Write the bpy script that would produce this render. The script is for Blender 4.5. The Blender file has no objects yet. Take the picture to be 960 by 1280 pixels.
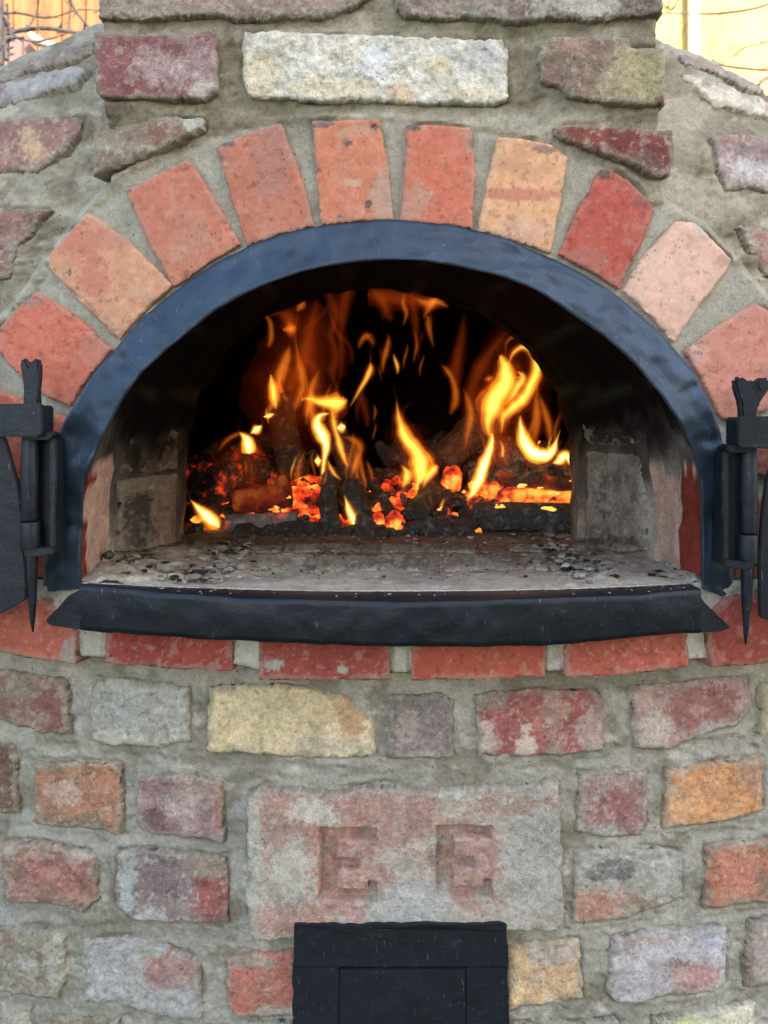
import bpy, bmesh, math, random
import numpy as np
from mathutils import Vector
R_ = math.radians
rng = np.random.RandomState(7)
random.seed(7)
scene = bpy.context.scene
C = scene.collection

# ------------------------------------------------------------------ camera, sky, sun, exposure
F = 1150.0; U0 = 480.0; V0 = 509.0            # focal length and horizon of the photograph, in its pixels
CAM = np.array([0.0, -0.87, 1.30])
cd = bpy.data.cameras.new('camera'); cam = bpy.data.objects.new('camera', cd); C.objects.link(cam)
cam.location = CAM; cam.rotation_euler = (R_(90), 0, 0)
cd.sensor_width = 36; cd.lens = F / 1280 * 36; cd.shift_y = -(640 - V0) / 1280
cd.clip_start = 0.02; cd.clip_end = 500
scene.camera = cam
cd.dof.use_dof = True; cd.dof.focus_distance = .90; cd.dof.aperture_fstop = 11
SUN_E, SUN_X, SUN_Y = 27, 0.53, -0.848        # elevation, horizontal direction towards the sun
az = math.atan2(SUN_X, SUN_Y)
w = bpy.data.worlds.new('World'); scene.world = w; w.use_nodes = True
wn = w.node_tree.nodes; wl = w.node_tree.links
sky = wn.new('ShaderNodeTexSky'); sky.sky_type = 'NISHITA'; sky.sun_disc = False
sky.sun_elevation = R_(SUN_E); sky.sun_rotation = az
sky.air_density = 1.0; sky.dust_density = 2.5
wn['Background'].inputs[1].default_value = 0.15
wl.new(sky.outputs[0], wn['Background'].inputs[0])
sd = bpy.data.lights.new('sun', 'SUN'); sd.energy = 2.0; sd.angle = R_(0.5); sd.color = (1, .93, .82)
so = bpy.data.objects.new('sun', sd); C.objects.link(so)
sv = Vector((SUN_X * math.cos(R_(SUN_E)), SUN_Y * math.cos(R_(SUN_E)), math.sin(R_(SUN_E))))
so.rotation_euler = sv.to_track_quat('Z', 'Y').to_euler(); so.location = (4, -4, 6)
scene.view_settings.view_transform = 'Standard'; scene.view_settings.look = 'None'
EXPO = 2.34
scene.view_settings.exposure = EXPO; scene.view_settings.gamma = 1
EM = 1.0 / 2 ** EXPO                           # emission units: 1 = just white on the picture
scene.cycles.volume_bounces = 0

# ------------------------------------------------------------------ noise
def _h(ix, iy, iz):
    n = (ix * 374761393 + iy * 668265263 + iz * 2147483647 * 3) & 0xffffffff
    n = ((n ^ (n >> 13)) * 1274126177) & 0xffffffff
    n = ((n ^ (n >> 15)) * 2246822519) & 0xffffffff
    return ((n ^ (n >> 16)) & 0xffff) / 65535.0
def vnoise(p):
    p = np.asarray(p, float)
    i = np.floor(p).astype(np.int64); f = p - i; f = f * f * (3 - 2 * f)
    x, y, z = i[..., 0], i[..., 1], i[..., 2]; r = 0
    for a in (0, 1):
        wx = f[..., 0] if a else 1 - f[..., 0]
        for b in (0, 1):
            wy = f[..., 1] if b else 1 - f[..., 1]
            for c in (0, 1):
                wz = f[..., 2] if c else 1 - f[..., 2]
                r = r + wx * wy * wz * _h(x + a, y + b, z + c)
    return r * 2 - 1
def fbm(p, o=4, gain=.55):
    p = np.asarray(p, float); s = 0; a = 1; t = 0
    for k in range(o):
        s = s + a * vnoise(p + 17.3 * k); t += a; a *= gain; p = p * 2.03
    return s / t * 1.5
def n2(u, v, sc, seed=0, o=4):
    return fbm(np.stack([u * sc, v * sc, np.full_like(u, seed * 7.31)], -1), o)
def sm(a, b, x):
    t = np.clip((x - a) / (b - a), 0, 1); return t * t * (3 - 2 * t)
WARM = np.array([1.045, 1.0, .93])
def terra(c):                                  # fired clay leans to orange rather than crimson
    return c * np.array([1.0, 1.04, .95]) if c[0] > 2.0 * c[1] else c
def lin(c):
    c = np.asarray(c, float) / 255; return np.where(c < .04045, c / 12.92, ((c + .055) / 1.055) ** 2.4) * WARM
def sdf(u, v, poly):
    """signed distance to a polygon, positive inside"""
    poly = np.asarray(poly, float); n = len(poly)
    d = np.full(u.shape, 1e9); ins = np.zeros(u.shape, bool)
    for i in range(n):
        a = poly[i]; b = poly[(i + 1) % n]; e = b - a
        wu, wv = u - a[0], v - a[1]
        t = np.clip((wu * e[0] + wv * e[1]) / (e @ e + 1e-9), 0, 1)
        d = np.minimum(d, (wu - e[0] * t) ** 2 + (wv - e[1] * t) ** 2)
        c = ((a[1] > v) != (b[1] > v))
        if e[1] != 0:
            c &= (u < e[0] * (v - a[1]) / e[1] + a[0])
            ins ^= c
    return np.where(ins, 1, -1) * np.sqrt(d)

# ------------------------------------------------------------------ surfaces of the oven
def ray(u, v, d):
    u = np.asarray(u, float); v = np.asarray(v, float); d = d + 0 * u
    return np.stack([CAM[0] + (u - U0) / F * d, CAM[1] + d, CAM[2] + (V0 - v) / F * d], -1)
def pix(P):
    d = P[..., 1] - CAM[1]; d = np.maximum(d, .05)
    return U0 + (P[..., 0] - CAM[0]) / d * F, V0 - (P[..., 2] - CAM[2]) / d * F
AX = 0.012
def cyl_y(x, front, R=1.15):
    return front + R - np.sqrt(np.maximum(R * R - (x - AX) ** 2, 1e-4))
def hit_cyl(u, v, front, R=1.15):
    k = (u - U0) / F; cy = front + R - CAM[1]; cx = AX - CAM[0]
    A = 1 + k * k; B = -(cy + k * cx); Cc = cy * cy + cx * cx - R * R
    d = (-B - np.sqrt(np.maximum(B * B - A * Cc, 0))) / A
    P = ray(u, v, d); N = np.stack([P[..., 0] - AX, P[..., 1] - (front + R), 0 * k], -1) / R
    return P, N
def hit_plane(u, v, y):
    P = ray(u, v, y - CAM[1]); N = np.zeros_like(P); N[..., 1] = -1; return P, N
DC = np.array([-.035, 1.0, 1.46]); DS = np.array([.95, .95, .54])
def hit_dome(u, v):
    k = (u - U0) / F; m = (V0 - v) / F
    o = (CAM - DC) / DS; dx, dy, dz = k / DS[0], 1 / DS[1] + 0 * k, m / DS[2]
    A = dx * dx + dy * dy + dz * dz; B = o[0] * dx + o[1] * dy + o[2] * dz; Cc = o @ o - 1
    d = (-B - np.sqrt(np.maximum(B * B - A * Cc, 0))) / A
    P = ray(u, v, d); N = (P - DC) / DS ** 2; N /= np.linalg.norm(N, axis=-1, keepdims=True)
    return P, N
BASE_Y, SILL_Y, ARCH_Y, CHIM_Y = .03, -.008, .0, .008
SURF = {'base': lambda u, v: hit_cyl(u, v, BASE_Y), 'sill': lambda u, v: hit_cyl(u, v, SILL_Y),
        'arch': lambda u, v: hit_cyl(u, v, ARCH_Y), 'chim': lambda u, v: hit_plane(u, v, CHIM_Y), 'dome': hit_dome}

# ------------------------------------------------------------------ object helpers
def link(o, parent=None):
    C.objects.link(o)
    if parent is not None: o.parent = parent
    return o
def empty(name, loc=(0, 0, 0), parent=None, **kw):
    o = link(bpy.data.objects.new(name, None), parent); o.location = loc; o.empty_display_size = .1
    for k, x in kw.items(): o[k] = x
    return o
def mesh(name, V, Fc, mat, parent=None, col=None, smooth=True, **kw):
    me = bpy.data.meshes.new(name)
    V = np.asarray(V, float).reshape(-1, 3)
    if parent is not None:                      # children are given in world space
        off = np.array(parent_world(parent)); V = V - off
    me.from_pydata(V.tolist(), [], Fc if isinstance(Fc, list) else Fc.tolist())
    if col is not None:
        a = me.color_attributes.new('Col', 'FLOAT_COLOR', 'POINT')
        c = np.ones((len(V), 4), np.float32); c[:, :3] = np.clip(np.asarray(col).reshape(-1, 3), 0, 1)
        a.data.foreach_set('color', c.ravel())
    if smooth: me.polygons.foreach_set('use_smooth', [True] * len(me.polygons))
    me.materials.append(mat); me.update()
    o = link(bpy.data.objects.new(name, me), parent)
    for k, x in kw.items(): o[k] = x
    return o
def parent_world(o):
    p = np.zeros(3)
    while o is not None: p = p + np.array(o.location); o = o.parent
    return p
def fix_normals(o, outward=True):
    bm = bmesh.new(); bm.from_mesh(o.data); bmesh.ops.recalc_face_normals(bm, faces=bm.faces); bm.to_mesh(o.data); bm.free(); return o
def grid_faces(nu, nv, keep=None, wrap=False):
    i, j = np.meshgrid(np.arange(nu - (0 if wrap else 1)), np.arange(nv - 1), indexing='ij')
    a = i * nv + j; b = ((i + 1) % nu) * nv + j
    f = np.stack([a, b, b + 1, a + 1], -1).reshape(-1, 4)
    if keep is not None: f = f[keep.ravel()[f].all(1)]
    return f
def drop_unused(V, Fc, *att):
    used = np.zeros(len(V), bool); used[Fc.ravel()] = True
    idx = np.cumsum(used) - 1
    return (V[used], idx[Fc]) + tuple(a[used] for a in att)

# ------------------------------------------------------------------ materials
def mat_new(name):
    m = bpy.data.materials.new(name); m.use_nodes = True
    return m, m.node_tree.nodes, m.node_tree.links, m.node_tree.nodes['Principled BSDF']
def noise_node(n, l, scale, detail=6, rough=.6, coord=None):
    t = n.new('ShaderNodeTexNoise'); t.inputs['Scale'].default_value = scale
    t.inputs['Detail'].default_value = detail; t.inputs['Roughness'].default_value = rough
    if coord: l.new(coord, t.inputs['Vector'])
    return t
def ramp(n, l, src, stops):
    r = n.new('ShaderNodeValToRGB'); l.new(src, r.inputs[0]); e = r.color_ramp.elements
    while len(e) < len(stops): e.new(.5)
    for k, (p, c) in enumerate(stops):
        e[k].position = p; e[k].color = (c[0], c[1], c[2], 1) if hasattr(c, '__len__') else (c, c, c, 1)
    return r
def masonry(name, s1=260, s2=900, bump=.35, dist=.002, rough=.92, lo=.66, hi=1.32, fleck=.5):
    m, n, l, b = mat_new(name)
    tc = n.new('ShaderNodeTexCoord').outputs['Object']
    at = n.new('ShaderNodeAttribute'); at.attribute_name = 'Col'
    a = noise_node(n, l, s1, 8, .65, tc); c = noise_node(n, l, s2, 4, .7, tc)
    mx = n.new('ShaderNodeMath'); mx.operation = 'ADD'; l.new(a.outputs['Fac'], mx.inputs[0]); l.new(c.outputs['Fac'], mx.inputs[1])
    mr = n.new('ShaderNodeMapRange'); mr.inputs['From Min'].default_value = .7; mr.inputs['From Max'].default_value = 1.3
    mr.inputs['To Min'].default_value = lo; mr.inputs['To Max'].default_value = hi; l.new(mx.outputs[0], mr.inputs['Value'])
    md = noise_node(n, l, 42, 10, .72, tc); m2 = n.new('ShaderNodeMapRange'); m2.inputs['From Min'].default_value = .3; m2.inputs['From Max'].default_value = .7
    m2.inputs['To Min'].default_value = lo + .06; m2.inputs['To Max'].default_value = hi - .06; l.new(md.outputs['Fac'], m2.inputs['Value'])
    mp2 = n.new('ShaderNodeMath'); mp2.operation = 'MULTIPLY'; l.new(mr.outputs[0], mp2.inputs[0]); l.new(m2.outputs[0], mp2.inputs[1])
    mm = n.new('ShaderNodeVectorMath'); mm.operation = 'SCALE'; l.new(at.outputs['Color'], mm.inputs[0]); l.new(mp2.outputs[0], mm.inputs['Scale'])
    # small dark pits
    v = n.new('ShaderNodeTexVoronoi'); v.inputs['Scale'].default_value = 150; l.new(tc, v.inputs['Vector'])
    pr = ramp(n, l, v.outputs['Distance'], [(0.0, .35), (.13, .55), (.2, 1), (1, 1)])
    pn = noise_node(n, l, 45, 2, .5, tc); pr2 = ramp(n, l, pn.outputs['Fac'], [(.5, 0), (.62, 1)])
    mix = n.new('ShaderNodeMix'); mix.data_type = 'RGBA'; mix.blend_type = 'MULTIPLY'
    l.new(pr2.outputs[0], mix.inputs[0]); l.new(mm.outputs[0], mix.inputs[6]); l.new(pr.outputs[0], mix.inputs[7])
    l.new(mix.outputs[2], b.inputs['Base Color'])
    # lime specks and flakes
    fl = noise_node(n, l, 95, 12, .78, tc); fr = ramp(n, l, fl.outputs['Fac'], [(.60, 0), (.64, fleck)])
    mixf = n.new('ShaderNodeMix'); mixf.data_type = 'RGBA'; l.new(fr.outputs[0], mixf.inputs[0]); l.new(mix.outputs[2], mixf.inputs[6]); mixf.inputs[7].default_value = (.52, .50, .44, 1)
    l.new(mixf.outputs[2], b.inputs['Base Color'])
    b.inputs['Roughness'].default_value = rough; b.inputs['Specular IOR Level'].default_value = .25
    bp = n.new('ShaderNodeBump'); bp.inputs['Strength'].default_value = bump; bp.inputs['Distance'].default_value = dist
    l.new(mx.outputs[0], bp.inputs['Height']); l.new(bp.outputs[0], b.inputs['Normal'])
    return m
M_brick = masonry('weathered_brick', 180, 700, .75, .0026)
M_arch = masonry('smooth_brick', 120, 500, .3, .0013, lo=.88, hi=1.11, fleck=.10)
M_mortar = masonry('mortar', 260, 900, .8, .0024, lo=.72, hi=1.24, fleck=.25)
def iron(name, base, edge, rough, metal=.35, coat=0.0):
    m, n, l, b = mat_new(name)
    tc = n.new('ShaderNodeTexCoord').outputs['Object']
    a = noise_node(n, l, 28, 8, .65, tc); c = noise_node(n, l, 240, 6, .7, tc); d = noise_node(n, l, 60, 10, .75, tc)
    r = ramp(n, l, a.outputs['Fac'], [(.3, [x * .75 for x in base]), (.7, [x * 1.3 for x in base])])
    sc = ramp(n, l, d.outputs['Fac'], [(.60, 0), (.72, 1)])
    mix = n.new('ShaderNodeMix'); mix.data_type = 'RGBA'
    sf = n.new('ShaderNodeMath'); sf.operation = 'MULTIPLY'; sf.inputs[1].default_value = .55; l.new(sc.outputs[0], sf.inputs[0])
    l.new(sf.outputs[0], mix.inputs[0]); l.new(r.outputs[0], mix.inputs[6]); mix.inputs[7].default_value = (*edge, 1)
    mp = n.new('ShaderNodeMapping'); mp.inputs['Scale'].default_value = (1, 1, .12); mp.inputs['Rotation'].default_value = (0, .5, 0); l.new(tc, mp.inputs[0])
    scn = noise_node(n, l, 420, 3, .8, mp.outputs[0]); scr = ramp(n, l, scn.outputs['Fac'], [(.66, 0), (.70, .55)])
    mixs = n.new('ShaderNodeMix'); mixs.data_type = 'RGBA'; l.new(scr.outputs[0], mixs.inputs[0]); l.new(mix.outputs[2], mixs.inputs[6]); mixs.inputs[7].default_value = (.22, .22, .21, 1)
    l.new(mixs.outputs[2], b.inputs['Base Color']); b.inputs['Metallic'].default_value = metal
    rr = n.new('ShaderNodeMapRange'); rr.inputs['To Min'].default_value = rough - .12; rr.inputs['To Max'].default_value = rough + .18
    l.new(c.outputs['Fac'], rr.inputs['Value']); l.new(rr.outputs[0], b.inputs['Roughness'])
    bp = n.new('ShaderNodeBump'); bp.inputs['Strength'].default_value = .55; bp.inputs['Distance'].default_value = .004
    bp2 = n.new('ShaderNodeBump'); bp2.inputs['Strength'].default_value = .25; bp2.inputs['Distance'].default_value = .0006
    l.new(a.outputs['Fac'], bp.inputs['Height']); l.new(c.outputs['Fac'], bp2.inputs['Height'])
    l.new(bp.outputs[0], bp2.inputs['Normal']); l.new(bp2.outputs[0], b.inputs['Normal'])
    return m
M_iron = iron('forged_iron_black', (.009, .0125, .018), (.075, .085, .095), .46)
M_band = iron('bluish_iron_band', (.030, .047, .070), (.17, .19, .22), .42, .5)  # black paint; part of the blue sky reflection is put into the base colour
M_soot = masonry('sooty_firebrick', 90, 400, .6, .003, .95, fleck=0.0)
M_soot.node_tree.nodes['Principled BSDF'].inputs['Specular IOR Level'].default_value = .05

def srgb_mix(a, b, t): return a * (1 - t[..., None]) + b * t[..., None]

# ------------------------------------------------------------------ bricks
MORT = lin((150, 147, 134))
ALL = {k: [] for k in SURF}                    # outlines, for the mortar joints
_seed = [0]
def brick(parent, surf, poly, col, col2=None, blots=(), h=.008, rough=1.6, step=1.7, sink=.014, smear=.35, relief=.0013,
          mat=None, name='brick', hfun=None, **kw):
    _seed[0] += 1; sd_ = _seed[0]
    poly = np.asarray(poly, float); ALL[surf].append(poly)
    u0, v0 = poly.min(0) - 7; u1, v1 = poly.max(0) + 7
    U, Vv = np.meshgrid(np.arange(u0, u1, step), np.arange(v0, v1, step), indexing='ij')
    d = sdf(U, Vv, poly)
    d = d + rough * .9 * n2(U, Vv, .05, sd_, 3) + rough * .75 * n2(U, Vv, .18, sd_ + 50, 3)
    d = np.minimum(d, 60)
    gu, gv = np.gradient(d, step); g = np.sqrt(gu ** 2 + gv ** 2) + 1e-6; gu /= g; gv /= g
    near = np.abs(d) < .8 * step
    out = d < 0
    keepv = d > -1.6 * step
    mv = np.where(near, -d, 0); mv = np.where(out, -d, mv); mv = np.clip(mv, -2 * step, 2 * step)
    PU = U + gu * mv; PV = Vv + gv * mv
    dd = np.where(near, 0, d)
    P, N = SURF[surf](PU, PV)
    prof = 1 - (1 - np.clip(dd / 3.2, 0, 1)) ** 2
    rel = relief * (n2(PU, PV, .035, sd_ + 9, 5) * 1.3 + .5 * n2(PU, PV, .15, sd_ + 3, 4))
    chip = -.0035 * sm(.25, .8, n2(PU, PV, .06, sd_ + 33, 3)) * np.exp(-np.clip(dd, 0, 99) / 6)
    H = h * (.70 + .30 * prof) + rel + chip
    if hfun is not None: H = H + hfun(PU, PV)
    X = P + N * H[..., None]
    fac = (.72 if surf == 'sill' else .90) if mat is M_arch else 1.0
    base = terra(lin(col)) * fac; ds = (.14 if surf == 'sill' else .07) if mat is M_arch else .15; base = base * (1 - ds) + base.mean() * ds; b2 = lin(col2) if col2 is not None else lin(col) * .78; b2 = terra(b2) * fac; b2 = b2 * (1 - ds) + b2.mean() * ds
    m1 = sm(-.15, .45, n2(PU, PV, .03, sd_ + 70, 5))
    c = srgb_mix(base + 0 * X, b2, m1 * .8)
    st = n2(PU, PV, .12, sd_ + 21, 5)
    c = c * (1 + .16 * st[..., None])
    for bl in blots:
        bu, bv, ru, rv, bc = bl[:5]; am = bl[5] if len(bl) > 5 else .9
        q = np.sqrt(((PU - bu) / ru) ** 2 + ((PV - bv) / rv) ** 2) + .62 * n2(PU, PV, .045, sd_ + bu, 7) + .40 * n2(PU, PV, .3, sd_ + bu + 2, 4)
        bl_ = terra(lin(bc)) * fac; bl_ = bl_ * .76 + bl_.mean() * .24; c = srgb_mix(c, bl_ * (1 + .08 * st[..., None]), am * (.75 * (1 - sm(.78, 1.0, q)) + .25 * (1 - sm(.4, 1.4, q))))
    # mortar left on the face near its edges, small spots of lime
    ms = min(1, smear * 1.7) * (1 - sm(3, 7, dd + 9 * n2(PU, PV, .07, sd_ + 5, 6)))
    c = srgb_mix(c, MORT * 1.05, ms)
    sp = np.maximum(sm(.42, .55, n2(PU, PV, .22, sd_ + 15, 5)), .8 * sm(.35, .5, n2(PU, PV, .06, sd_ + 16, 7))) * min(1, smear * 1.4)
    dk = sm(.45, .6, n2(PU, PV, .17, sd_ + 18, 5)) * .3; c = c * (1 - dk[..., None])
    c = srgb_mix(c, lin((205, 200, 188)), sp * .7)
    okv = ((d >= 0) | near).ravel()
    if surf == 'dome':
        vd = P - CAM; vd /= np.linalg.norm(vd, axis=-1, keepdims=True); okv &= ((-(vd * N).sum(-1)) > .10).ravel()
    Fc = grid_faces(*U.shape); Fc = Fc[okv[Fc].all(1)]
    Vx, Fc, cc, Nn, hh = drop_unused(X.reshape(-1, 3), Fc, c.reshape(-1, 3), N.reshape(-1, 3), H.ravel())
    ed = np.concatenate([Fc[:, [k, (k + 1) % 4]] for k in range(4)]); key = np.sort(ed, 1); key = key[:, 0] * 1000003 + key[:, 1]
    _, idx, cnt = np.unique(key, return_index=True, return_counts=True); be = ed[idx[cnt == 1]]
    bv = np.unique(be); mp = np.full(len(Vx), -1); mp[bv] = len(Vx) + np.arange(len(bv))
    Vx = np.concatenate([Vx, Vx[bv] - Nn[bv] * (hh[bv] + sink)[:, None]]); cc = np.concatenate([cc, cc[bv]])
    wall = np.stack([be[:, 1], be[:, 0], mp[be[:, 0]], mp[be[:, 1]]], 1)
    Fc = np.concatenate([Fc, wall])[:, ::-1]
    return mesh(name, Vx, Fc, mat or M_brick, parent, cc, **kw)

oven = empty('brick_oven', (AX, .87, 0),
             label='round wood fired brick oven with an iron rimmed arch mouth and a square chimney front', category='oven')
# parts: base_wall, dome, chimney, arch_ring, sill_course, hearth ... each holds its own bricks
base_p = empty('base_wall', parent=oven); dome_p = empty('dome', parent=oven)
chim_p = empty('chimney', parent=oven); arch_p = empty('arch_ring', parent=oven); sill_p = empty('sill_course', parent=oven)

W_ = (208, 204, 194)
# chimney face -------------------------------------------------------------
CH = dict(h=.0065, sink=.03)
brick(chim_p, 'chim', [(124, -62), (452, -62), (464, -4), (442, 11), (415, 23), (300, 26), (262, 21), (200, 26), (126, 25)], (158, 138, 124), (142, 112, 104), [(380, -10, 50, 12, (165, 155, 138)), (180, 0, 40, 14, (150, 140, 124))], rough=2.6, **CH)
brick(chim_p, 'chim', [(497, -62), (827, -62), (826, 20), (740, 27), (690, 25), (640, 30), (600, 23), (530, 27), (505, 23), (496, 8)], (152, 132, 122), (128, 105, 98), [(730, 10, 70, 18, (190, 185, 172)), (590, 15, 40, 12, (180, 170, 155), .7), (815, 0, 12, 30, (105, 85, 80))], rough=3.2, relief=.002, **CH)
brick(chim_p, 'chim', [(121, 43), (262, 45), (272, 53), (273, 115), (257, 127), (200, 126), (130, 124), (121, 118)], (146, 92, 96), (132, 78, 84), [(200, 85, 34, 27, (190, 172, 168), .55), (250, 95, 26, 34, (186, 165, 162), .6), (262, 118, 20, 12, W_, .6), (235, 60, 30, 12, (165, 125, 125), .6)], rough=1.6, **CH)
brick(chim_p, 'chim', [(306, 42), (400, 44), (560, 50), (625, 52), (634, 66), (634, 127), (620, 132), (520, 131), (440, 127), (400, 129), (312, 122), (303, 100)], (224, 219, 203), (208, 206, 198), [(320, 100, 35, 30, (226, 208, 168), .8), (420, 112, 60, 14, (228, 205, 160), .6), (500, 118, 16, 12, (226, 188, 138), .8), (545, 85, 14, 10, (232, 208, 150), .7), (605, 75, 30, 22, (196, 194, 186), .8), (585, 120, 40, 8, (226, 208, 160), .7), (470, 80, 18, 26, (232, 234, 234), .8)], rough=2.4, relief=.002, smear=.15, **CH)
brick(chim_p, 'chim', [(672, 56), (690, 50), (784, 50), (786, 62), (829, 63), (829, 133), (800, 134), (740, 129), (706, 122), (702, 112), (676, 105), (671, 80)], (152, 128, 108), (136, 116, 98), [(812, 98, 42, 46, (182, 170, 116)), (770, 110, 30, 22, (172, 155, 112), .8), (712, 60, 18, 12, (188, 142, 126), .8), (685, 95, 16, 18, (160, 120, 105), .8), (824, 128, 9, 8, (130, 85, 70))], rough=1.8, **CH)
brick(chim_p, 'arch', [(121, 151), (200, 149), (256, 151), (256, 164), (238, 175), (180, 201), (123, 222)], (164, 150, 130), (142, 124, 106), [(215, 172, 34, 12, (152, 104, 90), .8), (248, 160, 12, 10, W_, .8), (150, 205, 40, 12, (138, 112, 98), .8)], rough=1.8, h=.009, sink=.03)
brick(chim_p, 'arch', [(690, 160), (722, 158), (836, 166), (838, 200), (832, 224), (815, 224), (780, 205), (740, 191), (690, 172)], (142, 74, 66), (122, 62, 58), [(800, 205, 25, 16, (135, 100, 88), .7)], rough=1.8, h=.009, sink=.03)
# arch ring ----------------------------------------------------------------
AR = dict(h=.0035, mat=M_arch, relief=.0006, smear=.11, sink=.03)
SP = (98, 62, 58)
brick(arch_p, 'arch', [(3, 408), (47, 365), (95, 395), (141, 437), (113, 470), (88, 507), (60, 496), (15, 458), (0, 440)], (204, 112, 92), (196, 104, 86), [(45, 375, 16, 10, (176, 120, 110), .8), (120, 440, 20, 25, (190, 118, 100), .6), (2, 445, 5, 6, (120, 95, 90))], rough=.9, **AR)
brick(arch_p, 'arch', [(64, 318), (90, 290), (112, 267), (135, 283), (175, 315), (217, 357), (185, 385), (149, 425), (100, 375), (62, 335)], (210, 150, 122), (200, 152, 122), [(90, 300, 34, 24, (212, 116, 86)), (120, 340, 20, 44, (208, 118, 92), .8), (150, 300, 40, 12, (208, 128, 98), .8), (89, 340, 3, 5, (120, 90, 95))], rough=.9, **AR)
brick(arch_p, 'arch', [(158, 240), (200, 218), (236, 200), (262, 240), (302, 306), (262, 328), (219, 359), (190, 310)], (197, 122, 102), (192, 114, 96), [(240, 300, 34, 34, (200, 130, 110), .7), (162, 236, 6, 6, (90, 85, 92))], rough=1.0, **AR)
brick(arch_p, 'arch', [(271, 185), (310, 168), (352, 155), (362, 185), (377, 220), (393, 284), (350, 293), (309, 308), (290, 250)], (192, 120, 102), (184, 110, 94), [(340, 200, 26, 60, (180, 118, 104), .7), (282, 180, 12, 5, (90, 84, 90))], rough=1.0, **AR)
brick(arch_p, 'arch', [(391, 153), (474, 150), (484, 200), (492, 276), (445, 276), (401, 282), (396, 210)], (206, 128, 102), (200, 120, 94), [(468, 160, 9, 11, (52, 58, 68)), (405, 156, 16, 6, (80, 75, 85), .8), (478, 240, 14, 42, (190, 150, 122), .8), (440, 165, 26, 7, (205, 155, 118), .7), (435, 180, 6, 3, (85, 75, 78)), (461, 256, 5, 5, (80, 72, 76)), (425, 272, 5, 3, (90, 80, 84)), (440, 230, 14, 5, (216, 170, 130), .8)], rough=1.0, **AR)
brick(arch_p, 'arch', [(508, 156), (550, 158), (590, 162), (593, 210), (590, 286), (545, 280), (500, 277), (505, 215)], (202, 112, 92), (198, 118, 98), [(515, 158, 9, 7, (70, 66, 76)), (518, 255, 18, 24, (196, 140, 122), .7), (585, 175, 8, 18, (180, 140, 118), .7)], rough=1.2, **AR)
brick(arch_p, 'arch', [(622, 172), (660, 176), (690, 182), (709, 196), (700, 250), (687, 317), (640, 300), (597, 288), (608, 230)], (222, 166, 130), (214, 160, 126), [(650, 243, 42, 9, (204, 118, 90), .85), (650, 210, 34, 8, (214, 146, 112), .7), (678, 188, 20, 5, (120, 100, 95), .7), (645, 290, 50, 14, (216, 164, 130), .7)], rough=1.0, **AR)
brick(arch_p, 'arch', [(751, 212), (768, 216), (792, 232), (816, 262), (800, 305), (772, 361), (735, 339), (697, 318), (722, 262)], (184, 88, 78), (180, 80, 72), [(755, 218, 8, 7, (80, 66, 74)), (800, 255, 14, 10, (140, 76, 76), .7), (790, 300, 14, 26, (190, 84, 68), .7), (735, 325, 30, 20, (176, 108, 94), .6)], rough=1.0, **AR)
brick(arch_p, 'arch', [(845, 278), (870, 280), (912, 325), (905, 340), (870, 385), (841, 429), (812, 395), (779, 365), (800, 325)], (224, 182, 164), (218, 172, 152), [(880, 288, 14, 10, (200, 196, 190), .8), (902, 327, 10, 9, (200, 150, 130), .8)], rough=1.2, **AR)
brick(arch_p, 'arch', [(943, 380), (975, 400), (1012, 440), (975, 500), (945, 520), (912, 528), (895, 515), (872, 467), (855, 440), (900, 405)], (200, 132, 120), (194, 124, 112), [(870, 445, 14, 14, (208, 165, 148), .6)], rough=1.0, **AR)
brick(arch_p, 'arch', [(912, 542), (930, 534), (1015, 520), (1030, 600), (960, 600), (910, 575)], (180, 98, 88), None, rough=1.0, **AR)
brick(arch_p, 'arch', [(920, 625), (960, 622), (1040, 620), (1040, 720), (960, 722), (920, 720)], (186, 92, 78), None, rough=1.0, **AR)
brick(arch_p, 'arch', [(-90, 460), (-30, 480), (10, 492), (60, 515), (86, 524), (76, 560), (55, 604), (-90, 590)], (208, 106, 80), None, rough=1.0, **AR)
brick(arch_p, 'arch', [(-90, 615), (10, 624), (80, 630), (76, 725), (-90, 722)], (204, 104, 80), None, rough=1.0, **AR)
# dome ---------------------------------------------------------------------
DM = dict(h=.0075, sink=.02, rough=2.6, relief=.0022)
brick(dome_p, 'dome', [(-45, 112), (0, 97), (45, 80), (121, 54), (123, 66), (100, 78), (60, 88), (20, 98), (-45, 122)], (148, 136, 118), (150, 116, 106), **DM)
brick(dome_p, 'dome', [(-45, 138), (0, 112), (40, 100), (95, 88), (113, 93), (98, 110), (50, 122), (0, 138), (-45, 148)], (178, 172, 168), (160, 146, 144), [(0, 128, 25, 14, (160, 132, 130))], **DM)
brick(dome_p, 'dome', [(-45, 160), (0, 153), (60, 151), (108, 152), (102, 174), (85, 195), (66, 206), (50, 218), (0, 215), (-45, 215)], (162, 118, 106), (150, 104, 98), [(42, 185, 17, 22, (205, 165, 120)), (58, 198, 20, 12, (205, 160, 118)), (95, 165, 14, 14, (172, 122, 112), .7)], **DM)
brick(dome_p, 'dome', [(-45, 262), (0, 264), (68, 264), (45, 290), (26, 310), (15, 346), (0, 349), (-45, 349)], (162, 124, 112), (150, 110, 102), **DM)
brick(dome_p, 'dome', [(-160, 190), (-60, 165), (-58, 235), (-160, 250)], (150, 130, 112), **DM)
brick(dome_p, 'dome', [(-180, 290), (-62, 270), (-60, 350), (-170, 360)], (165, 118, 100), **DM)
brick(dome_p, 'dome', [(-150, 385), (-40, 372), (-42, 430), (-140, 445)], (176, 150, 120), **DM)
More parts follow.
